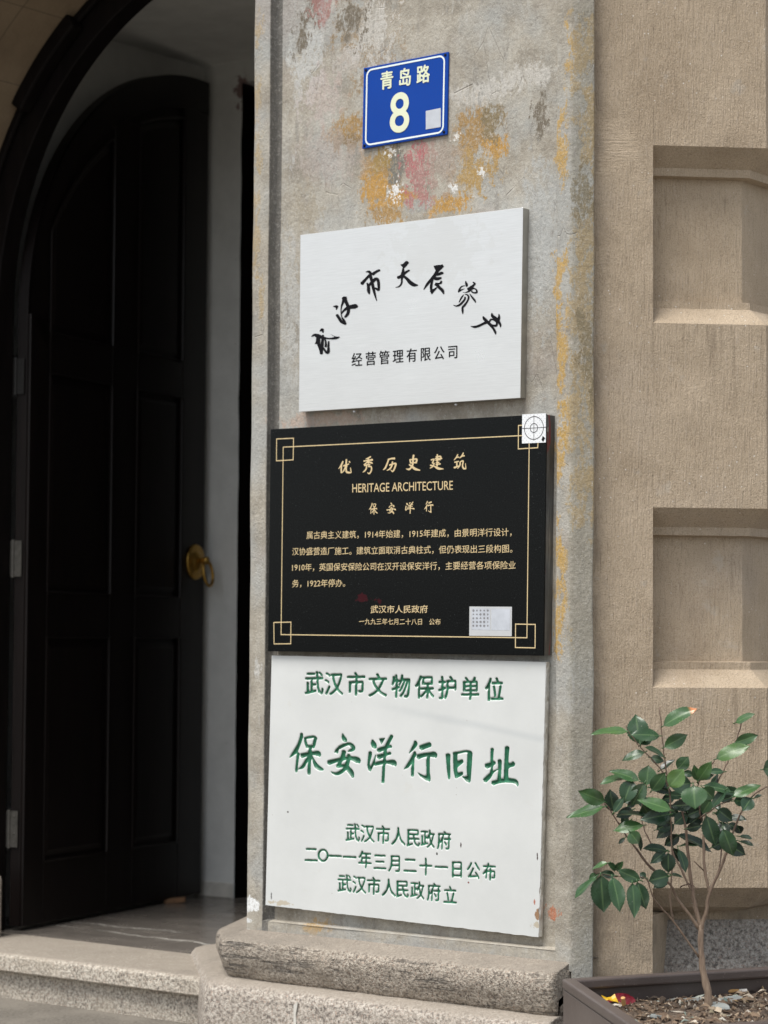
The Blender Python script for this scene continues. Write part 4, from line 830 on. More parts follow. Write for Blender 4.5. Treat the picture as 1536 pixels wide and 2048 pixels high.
quad(lw, [at_d(x, y, KD) for x, y in ((944, 1216.5), (981, 1217), (981, 1260), (944, 1259))]); quad(lw, [at_d(x, y, KD) for x, y in ((983.5, 1217), (1021, 1217.5), (1020.5, 1260.5), (983.5, 1260))]); lw.build('white_panel', M['palegrey'], lbo, KD, lift=.0014)

pg = Flat(); rp = random.Random(5)
for i in range(5):
    for j in range(5):
        cx, cy = 947.5 + 7.2 * i, 1221 + 7.6 * j; k_ = rp.choice((3, 4, 5, 6)); a0 = rp.uniform(0, 6); r_ = rp.uniform(1.9, 2.9)
        q_ = [at_d(cx + r_ * rp.uniform(.75, 1.1) * math.cos(a0 + t), cy + r_ * 1.1 * rp.uniform(.75, 1.1) * math.sin(a0 + t), KD) for t in np.linspace(0, 2 * math.pi, k_, endpoint=False)]
        pg.add(q_, [(0, a, a + 1) for a in range(1, k_ - 1)])
pg.build('pictograms', M['grey'], lbo, KD, lift=.0016)

# --- white marble plaque with carved, painted lettering
WDp = PD - .020
wm = pill('marble_plaque', label='white marble plaque with carved green characters at the foot of the pillar', cat='plaque')
wc = [at_d(x, y, WDp) for x, y in ((531, 1810), (1077.5, 1874.5), (1092, 1324), (543.5, 1311))]     # BL BR TR TL
ink = Flat()
Z5 = lambda x, y: (500 + x / 2.438, 1290 + y / 2.438)
def row(body, pts, w_, h_, off=.016): ink.chars(body, [Z5(*p) for p in pts], w_ / 2.438, h_ / 2.438, WDp, off, .03)
row('武汉市文物保护单位', [(312, 187), (408, 190), (516, 192), (622, 198), (735, 203), (850, 207), (962, 210), (1072, 214), (1190, 218)], 88, 112, .022)
row('武汉市人民政府', [(500, 915), (572, 920), (648, 926), (722, 934), (795, 940), (865, 946), (945, 954)], 68, 88)
row('二一一年三月二十一日公布', [(298, 1022), (415, 1031), (485, 1036), (560, 1047), (633, 1058), (706, 1066), (780, 1074), (856, 1082), (932, 1085), (1007, 1094), (1088, 1100), (1166, 1106)], 64, 84)
row('武汉市人民政府立', [(460, 1163), (532, 1169), (602, 1176), (675, 1184), (742, 1190), (815, 1197), (895, 1206), (975, 1220)], 66, 86)
oc = Z5(355, 1026); ot = []
for t in np.linspace(0, 2 * math.pi, 33): ot += [(oc[0] * 10 + 90 * math.cos(t), oc[1] * 10 + 112 * math.sin(t), 34)]
ink.strokes([ot], (0, 0), 10, WDp)
for s_, o_ in ((BAO + AN, (570, 1450)), (YANG + XING, (720, 1450)), (JIU + ZHI, (880, 1460))): ink.strokes(s_, o_, 9.6, WDp, fat=1.04)
# raster the letters on a fine grid, carve them as V-grooves
gu0, gu1, gz0, gz1 = min(p[0] for p in wc), max(p[0] for p in wc), min(p[1] for p in wc), max(p[1] for p in wc)
cell = .0011; NX, NZ = int((gu1 - gu0) / cell) + 1, int((gz1 - gz0) / cell) + 1; S = 2
mask = np.zeros((NZ * S, NX * S), bool); V2 = np.array(ink.v); px_ = (V2[:, 0] - gu0) / (gu1 - gu0) * (NX * S - 1); pz_ = (V2[:, 1] - gz0) / (gz1 - gz0) * (NZ * S - 1)
for a, b2, c in ink.f:
    xs, ys = px_[[a, b2, c]], pz_[[a, b2, c]]
    x0, x1, y0, y1 = int(max(0, xs.min() - 1)), int(min(NX * S - 1, xs.max() + 1)), int(max(0, ys.min() - 1)), int(min(NZ * S - 1, ys.max() + 1))
    if x1 < x0 or y1 < y0: continue
    X, Y = np.meshgrid(np.arange(x0, x1 + 1), np.arange(y0, y1 + 1))
    e = lambda i, j: (xs[j] - xs[i]) * (Y - ys[i]) - (ys[j] - ys[i]) * (X - xs[i])
    e0, e1_, e2 = e(0, 1), e(1, 2), e(2, 0)
    mask[y0:y1 + 1, x0:x1 + 1] |= ((e0 >= -.5) & (e1_ >= -.5) & (e2 >= -.5)) | ((e0 <= .5) & (e1_ <= .5) & (e2 <= .5))
mk = mask.reshape(NZ, S, NX, S).mean((1, 3)).astype(np.float32)
def blur(a, r):
    for ax in (0, 1):
        acc = np.zeros_like(a)
        for k_ in range(-r, r + 1): acc += np.roll(a, k_, ax)
        a = acc / (2 * r + 1)
    return a
depth = .0014 * blur(mk, 1) + .0034 * np.clip(blur(mk, 3) - .35, 0, 1) / .65
paint = np.clip(mk * .75 + blur(mk, 1) * .25, 0, 1)
S_, T2 = np.meshgrid(np.linspace(0, 1, NX), np.linspace(0, 1, NZ))
w4 = [np.array(p) for p in wc]
# the slab is a slightly irregular quadrilateral: clip the rectangular grid to it by warping the rim
GU, GZ = gu0 + S_ * (gu1 - gu0), gz0 + T2 * (gz1 - gz0)
def edge_at(p, q, t): return p + (q - p) * t
lo = w4[0][1] + (w4[1][1] - w4[0][1]) * (GU - w4[0][0]) / (w4[1][0] - w4[0][0]); hi = w4[3][1] + (w4[2][1] - w4[3][1]) * (GU - w4[3][0]) / (w4[2][0] - w4[3][0])
rg_ = np.array([[mnoise.noise((x * 45, 0, 7)) * .0012 for x in GU[0]]]); GZ = np.clip(GZ, lo + rg_, hi)
le = w4[0][0] + (w4[3][0] - w4[0][0]) * (GZ - w4[0][1]) / (w4[3][1] - w4[0][1]); re = w4[1][0] + (w4[2][0] - w4[1][0]) * (GZ - w4[1][1]) / (w4[2][1] - w4[1][1])
chip = np.array([[abs(min(0, mnoise.noise((z * 38, 2, 3)) + .15)) * .006 + (.012 if z < w4[1][1] + .06 else 0) * abs(mnoise.noise((z * 60, 5, 1))) for z in np.linspace(gz0, gz1, NZ)]]).T
GU = np.clip(GU, le, re - chip)
vs = np.stack([GU, WDp + depth, GZ], -1).reshape(-1, 3)
ii = (np.arange(NZ - 1)[:, None] * NX + np.arange(NX - 1)[None]).ravel(); fq_ = np.stack([ii, ii + 1, ii + 1 + NX, ii + NX], 1)
pf = paint.reshape(-1)[fq_].mean(1) > .42
area = (np.abs(vs[fq_[:, 1], 0] - vs[fq_[:, 0], 0]) > 1e-5) & (np.abs(vs[fq_[:, 3], 2] - vs[fq_[:, 0], 2]) > 1e-5)
def grid_part(name, sel, parent):
    fs = fq_[sel & area]; used, inv = np.unique(fs, return_inverse=True); me = bpy.data.meshes.new(name); inv = inv.reshape(-1)
    me.vertices.add(len(used)); me.vertices.foreach_set('co', vs[used].astype(np.float32).ravel()); me.loops.add(len(inv)); me.loops.foreach_set('vertex_index', inv.astype(np.int32))
    me.polygons.add(len(fs)); me.polygons.foreach_set('loop_start', np.arange(0, len(inv), 4, dtype=np.int32)); me.polygons.foreach_set('use_smooth', [True] * len(fs))
    at = me.attributes.new('paint', 'FLOAT', 'POINT'); at.data.foreach_set('value', paint.reshape(-1)[used].astype(np.float32)); me.update(calc_edges=True); me.validate()
    me.materials.append(M['marble']); o = bpy.data.objects.new(name, me); col.objects.link(o); o.parent = parent; return o
fz = vs[fq_, 2].mean(1) - (w4[1][1] - w4[0][1]) / (w4[1][0] - w4[0][0]) * vs[fq_, 0].mean(1) * (1 - (vs[fq_, 2].mean(1) - gz0) / (gz1 - gz0))
grid_part('slab', ~pf, wm)
ev = lambda x, y: (lambda q: q[1] - (w4[1][1] - w4[0][1]) / (w4[1][0] - w4[0][0]) * q[0] * (1 - (q[1] - gz0) / (gz1 - gz0)))(at_d(x, y, WDp))
cuts = [9, ev(800, 1430), ev(800, 1610), ev(800, 1698), ev(800, 1756), -9]
for c_hi, c_lo in zip(cuts, cuts[1:]): grid_part('carved_lettering', pf & (fz < c_hi) & (fz >= c_lo), wm)
sb = MB(); nE = 60
rim = [edge_at(w4[0], w4[1], t) for t in np.linspace(0, 1, nE)] + [edge_at(w4[1], w4[2], t) for t in np.linspace(0, 1, nE)] + [edge_at(w4[2], w4[3], t) for t in np.linspace(0, 1, nE)] + [edge_at(w4[3], w4[0], t) for t in np.linspace(0, 1, nE)]
K = len(rim)
ctr_ = sum(w4) / 4
for dd, sh_, am in ((WDp + .0003, .0016, .0009), (WDp + .004, .0, .0018), (WDp + .012, .001, .003), (PD + .001, .004, .001)):
    for i, p in enumerate(rim):
        v_ = (ctr_ - p); v_ = v_ / np.linalg.norm(v_); q = sh_ + am * mnoise.noise((p[0] * 60, dd * 150, p[1] * 60)); sb.v.append((p[0] + np.sign(v_[0]) * q, dd, p[1] + np.sign(v_[1]) * q))
for j in range(3):
    for i in range(K): sb.f.append((j * K + i, j * K + (i + 1) % K, (j + 1) * K + (i + 1) % K, (j + 1) * K + i))
sb.build('slab_edge', M['medge'], wm)

# ================================================================== PLANTER, SOIL, SHRUB
RZ = ZC - .65; SZ = RZ - .052
Pc = at_z(1124, 1957, RZ)[:2]; ba = np.array([math.cos(R(24.5)), math.sin(R(24.5))]); fa = np.array([math.cos(R(-82.3)), math.sin(R(-82.3))])
pl = empty('planter_box', (Pc[0], Pc[1], 0), 0, label='brown painted metal planter box with inward rim at the foot of the tan wall', cat='planter')
LB, LS = 1.15, .62
C4 = [np.zeros(2), ba * LB, ba * LB + fa * LS, fa * LS]
def inset(c, t):
    out = []
    for i in range(4):
        p, a, b2 = c[i], c[(i - 1) % 4] - c[i], c[(i + 1) % 4] - c[i]; a, b2 = a / np.linalg.norm(a), b2 / np.linalg.norm(b2); s_ = abs(a[0] * b2[1] - a[1] * b2[0]); out.append(p + (a + b2) * t / s_)
    return out
def ringbox(c, t, z0, z1):
    i_ = inset(c, t); mb = MB(); mb.v = [(*p, z) for z in (z0, z1) for p in (*c, *i_)]
    for k_ in range(4):
        n_ = (k_ + 1) % 4; mb.f += [(k_, n_, 8 + n_, 8 + k_), (4 + k_, 12 + k_, 12 + n_, 4 + n_), (8 + k_, 8 + n_, 12 + n_, 12 + k_), (k_, 4 + k_, 4 + n_, n_)]
    return mb
ringbox(inset(C4, .002), .010, .004, RZ - .0205).build('side_panel', M['planter'], pl, bevel=.002)
ringbox(C4, .026, RZ - .02, RZ).build('rim', M['planter'], pl, bevel=.0045, seg=3)
c_in = inset(C4, .013)
so_ = MB(); ns = 70
for i in range(ns + 1):
    for j in range(ns + 1):
        p = (c_in[0] * (1 - i / ns) + c_in[1] * i / ns) * (1 - j / ns) + (c_in[3] * (1 - i / ns) + c_in[2] * i / ns) * j / ns + Pc
        so_.v.append((p[0], p[1], SZ + .014 * mnoise.noise((p[0] * 9, p[1] * 9, 0)) + .007 * mnoise.noise((p[0] * 40, p[1] * 40, 2))))
for i in range(ns):
    for j in range(ns): a = i * (ns + 1) + j; so_.f.append((a, a + 1, a + ns + 2, a + ns + 1))
so_.build('soil', M['soil'], None, smooth=True, label='dry crumbly soil filling the planter box', cat='soil', kind='stuff')
def soil_z(x, y): return SZ + .014 * mnoise.noise((x * 9, y * 9, 0)) + .007 * mnoise.noise((x * 40, y * 40, 2))
lt = MB(); tone = []
for i in range(2600):
    a_, b2 = random.random(), random.random() ** 1.1 * .55; p = (c_in[0] * (1 - a_) + c_in[1] * a_) * (1 - b2) + (c_in[3] * (1 - a_) + c_in[2] * a_) * b2 + Pc
    z = soil_z(*p) + .002; an = random.random() * 6.3; L_ = random.choice((.004, .006, .009, .014, .022, .036)) * random.uniform(.6, 1.2); w_ = L_ * random.choice((.1, .15, .3, .5)); tl_ = random.uniform(-.5, .5)
    ux, uy = math.cos(an), math.sin(an); t = random.random(); h = random.uniform(.001, .006)
    pts = [(-L_ / 2, 0, 0), (-L_ * .1, -w_ / 2, h), (L_ / 2, 0, tl_ * L_ * .4), (L_ * .05, w_ / 2, h * .4), (0, 0, h * 1.5)]
    lt.add([(p[0] + ux * q[0] - uy * q[1], p[1] + uy * q[0] + ux * q[1], z + q[2] + abs(tl_) * L_ * .25) for q in pts], [(0, 1, 4), (1, 2, 4), (2, 3, 4), (3, 0, 4)]); tone += [t] * 5
for i in range(900):
    a_, b2 = random.random(), random.random() * .55; p = (c_in[0] * (1 - a_) + c_in[1] * a_) * (1 - b2) + (c_in[3] * (1 - a_) + c_in[2] * a_) * b2 + Pc
    r_ = random.uniform(.002, .007); z = soil_z(*p); t = random.uniform(0, .45); o_ = [Vector((random.uniform(-1, 1), random.uniform(-1, 1), random.uniform(-1, 1))) * .35 for _ in range(6)]
    pts = [(Vector(v) + q) * r_ for v, q in zip(((1, 0, 0), (0, 1, 0), (-1, 0, 0), (0, -1, 0), (0, 0, 1), (0, 0, -1)), o_)]
    lt.add([(p[0] + v.x, p[1] + v.y, z + v.z) for v in pts], [(0, 1, 4), (1, 2, 4), (2, 3, 4), (3, 0, 4), (1, 0, 5), (2, 1, 5), (3, 2, 5), (0, 3, 5)]); tone += [t] * 6
lo_ = lt.build('leaf_litter', M['litter'], None, label='scattered dry leaf bits and crumbs over the planter soil', cat='litter', kind='stuff')
at = lo_.data.attributes.new('tone', 'FLOAT', 'POINT'); at.data.foreach_set('value', tone[:len(lo_.data.vertices)])
def on_soil(x, y):
    p = at_z(x, y, SZ); return (p[0], p[1], soil_z(p[0], p[1]))
# small things lying on the soil
def lumpy(pts, h, name, m, loc, rz, **k):
    mb = MB(); n_ = len(pts); mb.add([(p[0], p[1], 0) for p in pts] + [(p[0] * .9, p[1] * .9, h) for p in pts], [tuple(range(n_))[::-1], tuple(range(n_, 2 * n_))] + [(i, (i + 1) % n_, n_ + (i + 1) % n_, n_ + i) for i in range(n_)])
    o = mb.build(name, m, None, bevel=.0015, **k); o.location = loc; o.rotation_euler = (random.uniform(-.12, .12), random.uniform(-.12, .12), rz); return o
stones = [(1392, 1996, .030, .022, 'pale slate flake lying behind the shrub stem, largest of the flakes'), (1460, 2001, .034, .014, 'long flat slate flake right of the shrub stem'), (1437, 2022, .017, .024, 'upright slate flake close beside the foot of the shrub'), (1318, 2032, .02, .008, 'small thin slate chip among the litter left of the shrub')]
for x, y, a_, b2, lb_ in stones:
    n_ = 9; p = [(a_ * math.cos(t) * random.uniform(.8, 1.1), b2 * 1.7 * math.sin(t) * random.uniform(.8, 1.1)) for t in np.linspace(0, 2 * math.pi, n_, endpoint=False)]
    L3 = on_soil(x, y + 4); lumpy(p, .006, 'slate_flake', M['slate'], (L3[0], L3[1], L3[2] + .003), random.uniform(0, .5), label=lb_, cat='stone', group='slate flakes on the planter soil')
def butt(x, y, ln_, rz, ry, lb_, white):
    L3 = on_soil(x, y); o = empty('cigarette_butt', (L3[0], L3[1], L3[2] + .006), rz, label=lb_, cat='cigarette butt', group='cigarette butts in the planter'); o.rotation_euler = (0, ry, rz)
    MB().tube([(-ln_, 0, 0), (0, 0, 0)], .0042, 14).build('filter', M['butt'], o)
    if white: MB().tube([(.0003, 0, 0), (white, .001, .001)], [.0042, .0036], 12).build('paper', M['cig'], o)
butt(1478, 1991, .026, R(4), 0, 'orange cigarette butt with white paper end against the back of the planter', .016)
butt(1248, 2022, .018, R(70), R(62), 'orange cigarette filter standing upright beside the red and yellow wrapper', 0)
wr = MB(); L3 = on_soil(1236, 2013)
pts = []
for i in range(9):
    for j in range(6):
        x, y = i / 8, j / 5; pts.append((x * .062 - .03, y * .030 - .012, .008 + .0045 * math.sin(x * 7 + y * 3) + .012 * y + .003 * random.random()))
wrap = empty('candy_wrapper', (L3[0], L3[1], L3[2]), R(18), label='crumpled red and yellow foil wrapper in the planter corner', cat='wrapper')
fr_, fy_ = [], []
for i in range(8):
    for j in range(5):
        f4 = (i * 6 + j, i * 6 + j + 1, (i + 1) * 6 + j + 1, (i + 1) * 6 + j); (fy_ if (i < 4 and j > 0) else fr_).append(f4)
mesh('foil_sheet', pts, fr_, M['red'], wrap); mesh('printed_end', pts, fy_, M['yellow'], wrap)

# shrub
TY = at_z(1418, 2026, SZ)[1]
tree = empty('camellia_shrub', (*on_soil(1418, 2026)[:2], SZ), 0, label='young camellia shrub with glossy green leaves growing in the planter', cat='shrub')
TO = np.array(tree.location)
def z6(x, y, dy=0.): return at_y(1100 + x / 3.0665, 1380 + y / 3.0665, TY + dy) - TO
tr = MB(); ages = []
pxm = TY / F / 3.0665
def branch(pts, dy0, dy1, age):
    n_ = len(pts); P_ = np.array([[*z6(p[0], p[1], dy0 + (dy1 - dy0) * i / max(1, n_ - 1)), p[2] * pxm / 2] for i, p in enumerate(pts)]); Q = []
    for i in range(n_ - 1):
        p0, p1, p2, p3 = P_[max(i - 1, 0)], P_[i], P_[i + 1], P_[min(i + 2, n_ - 1)]
        for t in np.linspace(0, 1, 5)[:-1]: Q.append(.5 * (2 * p1 + (p2 - p0) * t + (2 * p0 - 5 * p1 + 4 * p2 - p3) * t * t + (3 * p1 - p0 - 3 * p2 + p3) * t ** 3))
    Q.append(P_[-1]); Q = np.array(Q); Q[:, :3] += np.random.RandomState(len(tr.v)).normal(0, .0006, (len(Q), 3)); k0 = len(tr.v)
    rad_ = Q[:, 3] * (1 + .10 * np.sin(np.arange(len(Q)) * 2.3)); tr.tube(Q[:, :3], rad_, 9)
    for i in range(len(Q)): ages.extend([max(0., min(1., age[0] + (age[1] - age[0]) * i / (len(Q) - 1)))] * 9)
branch([(990, 2030, 58), (975, 1960, 50), (965, 1850, 48), (930, 1650, 38), (928, 1440, 34)], 0, 0, (1, 1))
branch([(930, 1460, 30), (890, 1330, 26), (870, 1200, 22), (840, 950, 18), (822, 790, 14), (790, 640, 9)], 0, .02, (1, .2))
branch([(925, 1470, 28), (955, 1370, 24), (980, 1240, 20), (1040, 1110, 18), (1090, 980, 16), (1150, 800, 12), (1230, 660, 9), (1335, 588, 7)], 0, -.03, (1, .1))
branch([(982, 1250, 18), (950, 1100, 18), (943, 860, 15), (960, 740, 9), (990, 650, 9), (1060, 500, 9), (1110, 400, 9), (1145, 300, 8), (1182, 185, 7)], 0, .03, (.9, .1))
branch([(948, 1110, 8), (915, 1080, 7), (885, 1048, 5)], .01, -.02, (.3, .1)); branch([(1032, 1130, 10), (1055, 980, 8), (1075, 860, 6)], -.01, .02, (.3, .1))
branch([(922, 1470, 24), (790, 1290, 18), (735, 1190, 14), (620, 1090, 16), (510, 950, 13), (430, 830, 10), (335, 695, 7)], 0, -.05, (1, .1))
branch([(918, 1645, 14), (760, 1420, 12), (640, 1285, 9), (592, 1160, 7), (500, 1150, 6), (320, 1130, 5), (270, 1120, 4)], 0, -.09, (.9, .2))
branch([(755, 1410, 12), (738, 1270, 9), (750, 1100, 9), (745, 900, 9), (737, 640, 10), (712, 480, 9), (690, 300, 8), (672, 105, 7)], -.01, -.04, (.8, .5))
branch([(866, 1225, 14), (800, 1090, 13), (755, 1000, 10), (735, 880, 7)], 0, .04, (.7, .1)); branch([(735, 640, 9), (690, 500, 9), (590, 390, 8), (490, 270, 6), (465, 215, 4)], -.03, -.06, (.5, .5))
branch([(930, 800, 9), (905, 600, 8), (940, 530, 7), (1008, 432, 6)], .01, -.03, (.3, .1)); branch([(915, 790, 9), (1000, 730, 8), (1060, 695, 7), (1125, 668, 6)], .01, -.05, (.3, .1))
branch([(690, 1060, 9), (600, 900, 8), (560, 770, 7), (580, 600, 5)], -.02, .04, (.3, .1)); branch([(800, 1210, 8), (850, 1190, 7), (905, 1220, 5)], .0, -.03, (.2, .1))
tk_ = tr.build('trunk', M['bark'], tree, smooth=True)
at = tk_.data.attributes.new('age', 'FLOAT', 'POINT'); at.data.foreach_set('value', ages[:len(tk_.data.vertices)])
lv = MB(); ltone, lmid, ldry = [], [], []
def leaf(org, sc, b, t, wd_, tone_=.5, dy=0., dt=0., dry=0., curl=None, flip=1):
    t = (b[0] + (t[0] - b[0]) * 1.02, b[1] + (t[1] - b[1]) * 1.02)
    B = at_y(org[0] + b[0] / sc, org[1] + b[1] / sc, TY + dy) - TO; T = at_y(org[0] + t[0] / sc, org[1] + t[1] / sc, TY + dy + dt) - TO
    ax = T - B; L_ = np.linalg.norm(ax); axn = ax / L_
    view = np.array([.14, 1, -.05]); view /= np.linalg.norm(view)
    side = np.cross(view, axn); side /= np.linalg.norm(side) + 1e-9
    if side[2] < 0: side = -side
    wa = wd_ * 1.02 / sc * TY / F / 2; wr_ = max(wa, .23 * L_); dz = math.sqrt(max(0, wr_ ** 2 - wa ** 2))
    perp = np.cross(axn, side); perp = perp if perp[1] > 0 else -perp
    sv = side * wa + perp * dz * flip; svn = sv / np.linalg.norm(sv)       # the upper margin leans away: upper face towards sky and viewer
    nrm = np.cross(axn, svn); nrm = nrm if (nrm[1] < 0) else -nrm
    if curl is None: curl = random.uniform(.02, .30)
    tj = random.uniform(-.10, .08); fold = random.uniform(.08, .30); NL, NW = 22, 6; k0 = len(lv.v)
    for i in range(NL + 1):
        s_ = i / NL; wv_ = wr_ * float(np.interp(s_, (0, .04, .1, .2, .33, .48, .62, .75, .85, .92, .965, 1), (.03, .22, .50, .80, .97, 1, .92, .70, .42, .20, .09, .01)))
        ser = 1 + (.05 if i % 2 else -.03)
        for j in range(NW + 1):
            q = (j / NW - .5) * 2; p = B + ax * s_ + svn * wv_ * q * (ser if abs(q) > .9 else 1) + nrm * (abs(q) * wv_ * fold - curl * L_ * ((s_ - .45) ** 2 - .2) * .9 + .02 * L_ * math.sin(s_ * 9 + q * 2 + b[0]) * abs(q))
            lv.v.append(tuple(p)); ltone.append(min(1, max(0, tone_ + tj))); lmid.append(1 - abs(q)); ldry.append(dry * max(0, min(1, (s_ - .80) / .05)))
    for i in range(NL):
        for j in range(NW): a = k0 + i * (NW + 1) + j; lv.f.append((a, a + 1, a + NW + 2, a + NW + 1))
    # petiole stub
    k1 = len(lv.v); lv.tube([B - axn * .006, B + axn * .004], .0011, 5); nn = len(lv.v) - k1
    ltone.extend([.6] * nn); lmid.extend([0] * nn); ldry.extend([0] * nn)
A1, A2_, A3, A4 = ((1130, 1390), 6.982), ((1310, 1390), 6.796), ((1130, 1640), 6.982), ((1310, 1600), 6.796)
LV = [  # (area, base, tip, width, tone, dy)
    (A1, (890, 515), (375, 545), 105, .68, -.05), (A1, (1050, 685), (985, 275), 300, .40, -.03), (A1, (1320, 572), (915, 555), 175, .48, -.06), (A1, (1050, 690), (1180, 520), 200, .42, -.02), (A1, (1110, 800), (800, 910), 120, .35, -.06), (A1, (1375, 862), (1120, 722), 75, .40, -.04),
    (A1, (1195, 875), (1385, 925), 115, .30, -.02), (A1, (1040, 1205), (625, 1060), 135, .52, -.07), (A1, (885, 1135), (490, 1240), 100, .62, -.05), (A1, (1140, 1255), (1165, 985), 250, .55, -.06), (A1, (1210, 1335), (1400, 1080), 190, .60, -.07), (A1, (935, 1190), (820, 1505), 240, .45, -.07), (A1, (1110, 1230), (935, 1545), 210, .48, -.08),
    (A1, (550, 1490), (190, 1340), 215, .62, -.06), (A1, (550, 1562), (30, 1710), 140, .55, -.07), (A1, (680, 1625), (625, 1320), 210, .22, -.03), (A1, (680, 1640), (825, 1425), 110, .30, -.07), (A1, (1480, 1605), (1015, 1460), 165, .72, -.09), (A1, (1165, 1665), (1085, 1530), 210, .55, -.05), (A1, (1445, 1625), (1165, 1640), 120, .58, -.06),
    (A1, (1130, 1672), (720, 1665), 65, .25, -.06), (A1, (1465, 1665), (1055, 1745), 190, .18, -.07), (A1, (945, 1600), (715, 1705), 150, .06, .0), (A1, (1330, 1050), (1530, 905), 80, .05, .01), (A1, (1200, 1290), (1500, 1350), 130, .05, .02), (A1, (1440, 1340), (1230, 1290), 110, .06, .02),
    (A2_, (118, 418), (560, 185), 185, .60, -.07), (A2_, (128, 708), (440, 540), 185, .56, -.06), (A2_, (310, 1012), (455, 840), 180, .45, -.02), (A2_, (195, 1245), (390, 1012), 235, .78, -.10), (A2_, (490, 1200), (205, 1240), 250, .38, -.04), (A2_, (590, 1162), (765, 905), 170, .75, -.05), (A2_, (575, 1165), (530, 950), 110, .60, -.04),
    (A2_, (520, 1090), (385, 1045), 95, .25, .0), (A2_, (835, 868), (1285, 690), 190, .68, -.06), (A2_, (1090, 650), (1400, 545), 150, .50, .0), (A2_, (1098, 375), (1352, 255), 100, .72, .02), (A2_, (930, 1045), (720, 1050), 85, .35, .01), (A2_, (650, 1130), (800, 1085), 85, .30, .02), (A2_, (775, 1300), (862, 1065), 85, .12, .02),
    (A2_, (1030, 1315), (650, 1225), 115, .42, -.05), (A2_, (1060, 1382), (1432, 1225), 135, .66, -.07), (A2_, (520, 1235), (548, 1545), 340, .60, -.11), (A2_, (650, 1260), (795, 1410), 190, .52, -.09), (A2_, (965, 1290), (760, 1545), 115, .45, -.06), (A2_, (760, 1425), (640, 1605), 150, .48, -.07), (A2_, (1055, 1390), (870, 1435), 105, .15, -.01),
    (A2_, (1310, 1400), (1190, 1575), 190, .40, -.07), (A2_, (1070, 1440), (1250, 1440), 140, .35, -.05), (A2_, (1470, 1010), (1650, 990), 240, .50, -.06), (A2_, (505, 1490), (215, 1510), 155, .10, -.05), (A2_, (1340, 1405), (1465, 1360), 40, .10, -.04),
    (A3, (1095, 75), (668, 150), 150, .70, -.07), (A3, (905, 165), (1030, 330), 190, .50, -.08), (A3, (440, 790), (125, 1105), 90, .45, -.09), (A3, (500, 775), (540, 1285), 300, .40, -.11), (A3, (660, 800), (768, 1285), 205, .46, -.11), (A3, (940, 880), (970, 1358), 185, .42, -.10), (A3, (1010, 870), (1132, 1242), 200, .38, -.09),
    (A3, (700, 775), (495, 735), 110, .15, -.07), (A3, (1050, 840), (735, 700), 170, .34, -.07), (A3, (710, 690), (812, 580), 90, .50, -.08), (A3, (715, 695), (600, 600), 80, .50, -.08), (A3, (600, 602), (380, 690), 60, .62, -.09), (A3, (1450, 780), (1168, 850), 235, .38, -.05), (A3, (1130, 805), (1045, 740), 95, .35, -.04),
    (A3, (1425, 435), (1095, 392), 115, .12, -.03), (A3, (1400, 440), (1192, 605), 135, .28, -.04), (A3, (1440, 460), (1445, 735), 200, .24, -.05), (A3, (445, 760), (335, 820), 95, .50, -.08), (A3, (835, 250), (745, 335), 55, .10, -.02), (A3, (1010, 200), (1060, 430), 70, .08, .0), (A3, (1440, 800), (1240, 950), 150, .08, .02),
    (A4, (700, 220), (820, 615), 225, .36, -.06), (A4, (930, 400), (1062, 758), 220, .42, -.07), (A4, (850, 130), (1050, 285), 190, .34, -.03), (A4, (985, 600), (1228, 745), 185, .16, .0), (A4, (770, 645), (965, 555), 150, .08, .02), (A4, (320, 480), (775, 705), 105, .08, .03), (A4, (340, 625), (620, 620), 50, .18, .02),
    (A4, (320, 680), (420, 985), 115, .24, -.03), (A4, (1120, 350), (1168, 455), 125, .12, .0), (A4, (1150, 495), (1330, 525), 55, .2, .01), (A4, (1150, 560), (1348, 625), 55, .2, .0), (A4, (1010, 230), (1242, 262), 90, .12, .0), (A4, (430, 390), (645, 345), 120, .10, .0), (A4, (340, 300), (560, 180), 150, .06, .03),
    (A4, (60, 250), (235, 200), 140, .12, -.02), (A4, (205, 1005), (375, 1050), 42, .14, .0), (A4, (560, 60), (620, 250), 150, .08, .02), (A4, (20, 400), (240, 300), 170, .06, .02), (A4, (260, 330), (20, 520), 150, .10, .03), (A4, (330, 480), (130, 620), 150, .08, .04), (A4, (120, 100), (330, 200), 160, .10, .03), (A4, (430, 180), (260, 330), 170, .14, .02), (A4, (640, 200), (480, 320), 170, .10, .03), (A4, (250, 650), (360, 850), 120, .10, .04),
    (A4, (1000, 320), (1160, 420), 110, .10, .02), (A4, (880, 300), (1000, 520), 160, .08, .03), (A1, (1250, 1500), (1480, 1560), 130, .08, .04), (A1, (1000, 1480), (1200, 1560), 100, .07, .03), (A1, (1300, 1740), (1500, 1800), 140, .12, .0), (A1, (870, 1560), (1010, 1480), 90, .08, .02), (A2_, (330, 1420), (520, 1600), 160, .12, .02), (A2_, (620, 1560), (430, 1640), 150, .10, .01), (A2_, (820, 1600), (1010, 1640), 120, .12, .01)]
rs = random.Random(4)
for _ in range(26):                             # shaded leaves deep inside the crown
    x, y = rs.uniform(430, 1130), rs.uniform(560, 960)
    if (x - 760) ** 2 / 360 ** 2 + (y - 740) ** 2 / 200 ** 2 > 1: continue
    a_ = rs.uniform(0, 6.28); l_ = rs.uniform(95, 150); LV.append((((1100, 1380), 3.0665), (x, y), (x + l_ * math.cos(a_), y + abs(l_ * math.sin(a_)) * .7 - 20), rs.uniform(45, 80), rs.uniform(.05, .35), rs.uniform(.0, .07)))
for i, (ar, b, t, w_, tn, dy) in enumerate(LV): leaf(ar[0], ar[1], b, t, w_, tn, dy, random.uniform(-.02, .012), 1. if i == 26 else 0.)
lo2 = lv.build('foliage', M['leaf'], tree, smooth=True)
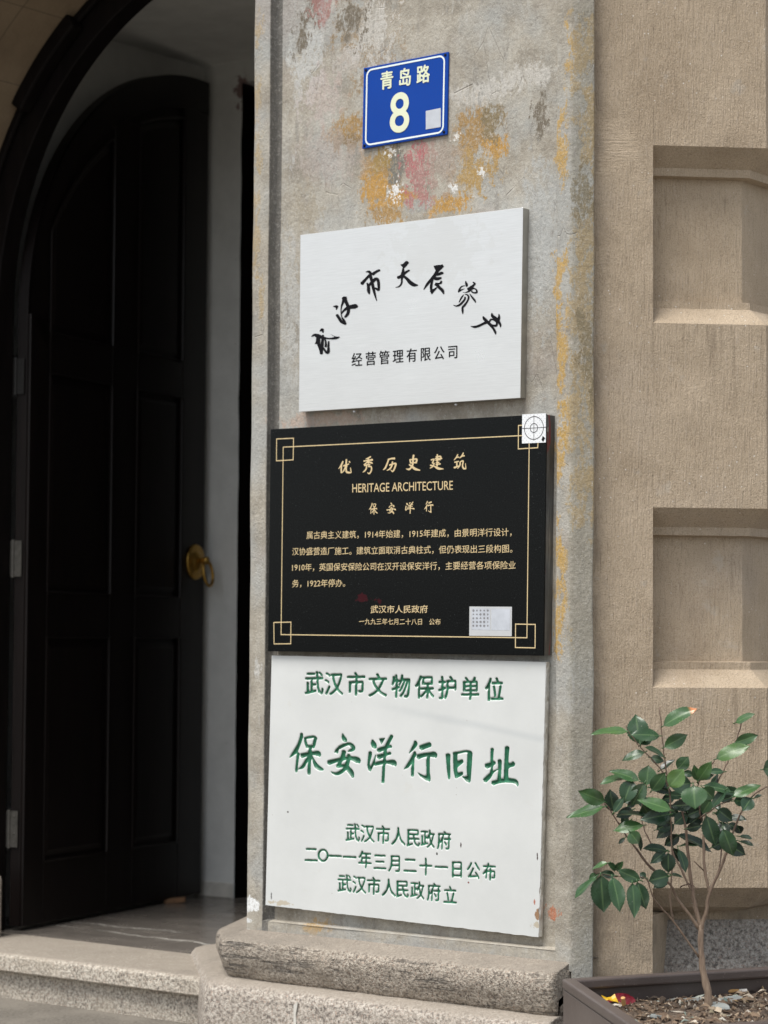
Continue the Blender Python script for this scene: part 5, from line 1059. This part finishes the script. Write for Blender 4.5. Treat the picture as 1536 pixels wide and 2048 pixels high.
for nm, vals in (('tone', ltone), ('midrib', lmid), ('dry', ldry)):
    a_ = lo2.data.attributes.new(nm, 'FLOAT', 'POINT'); a_.data.foreach_set('value', vals[:len(lo2.data.vertices)])
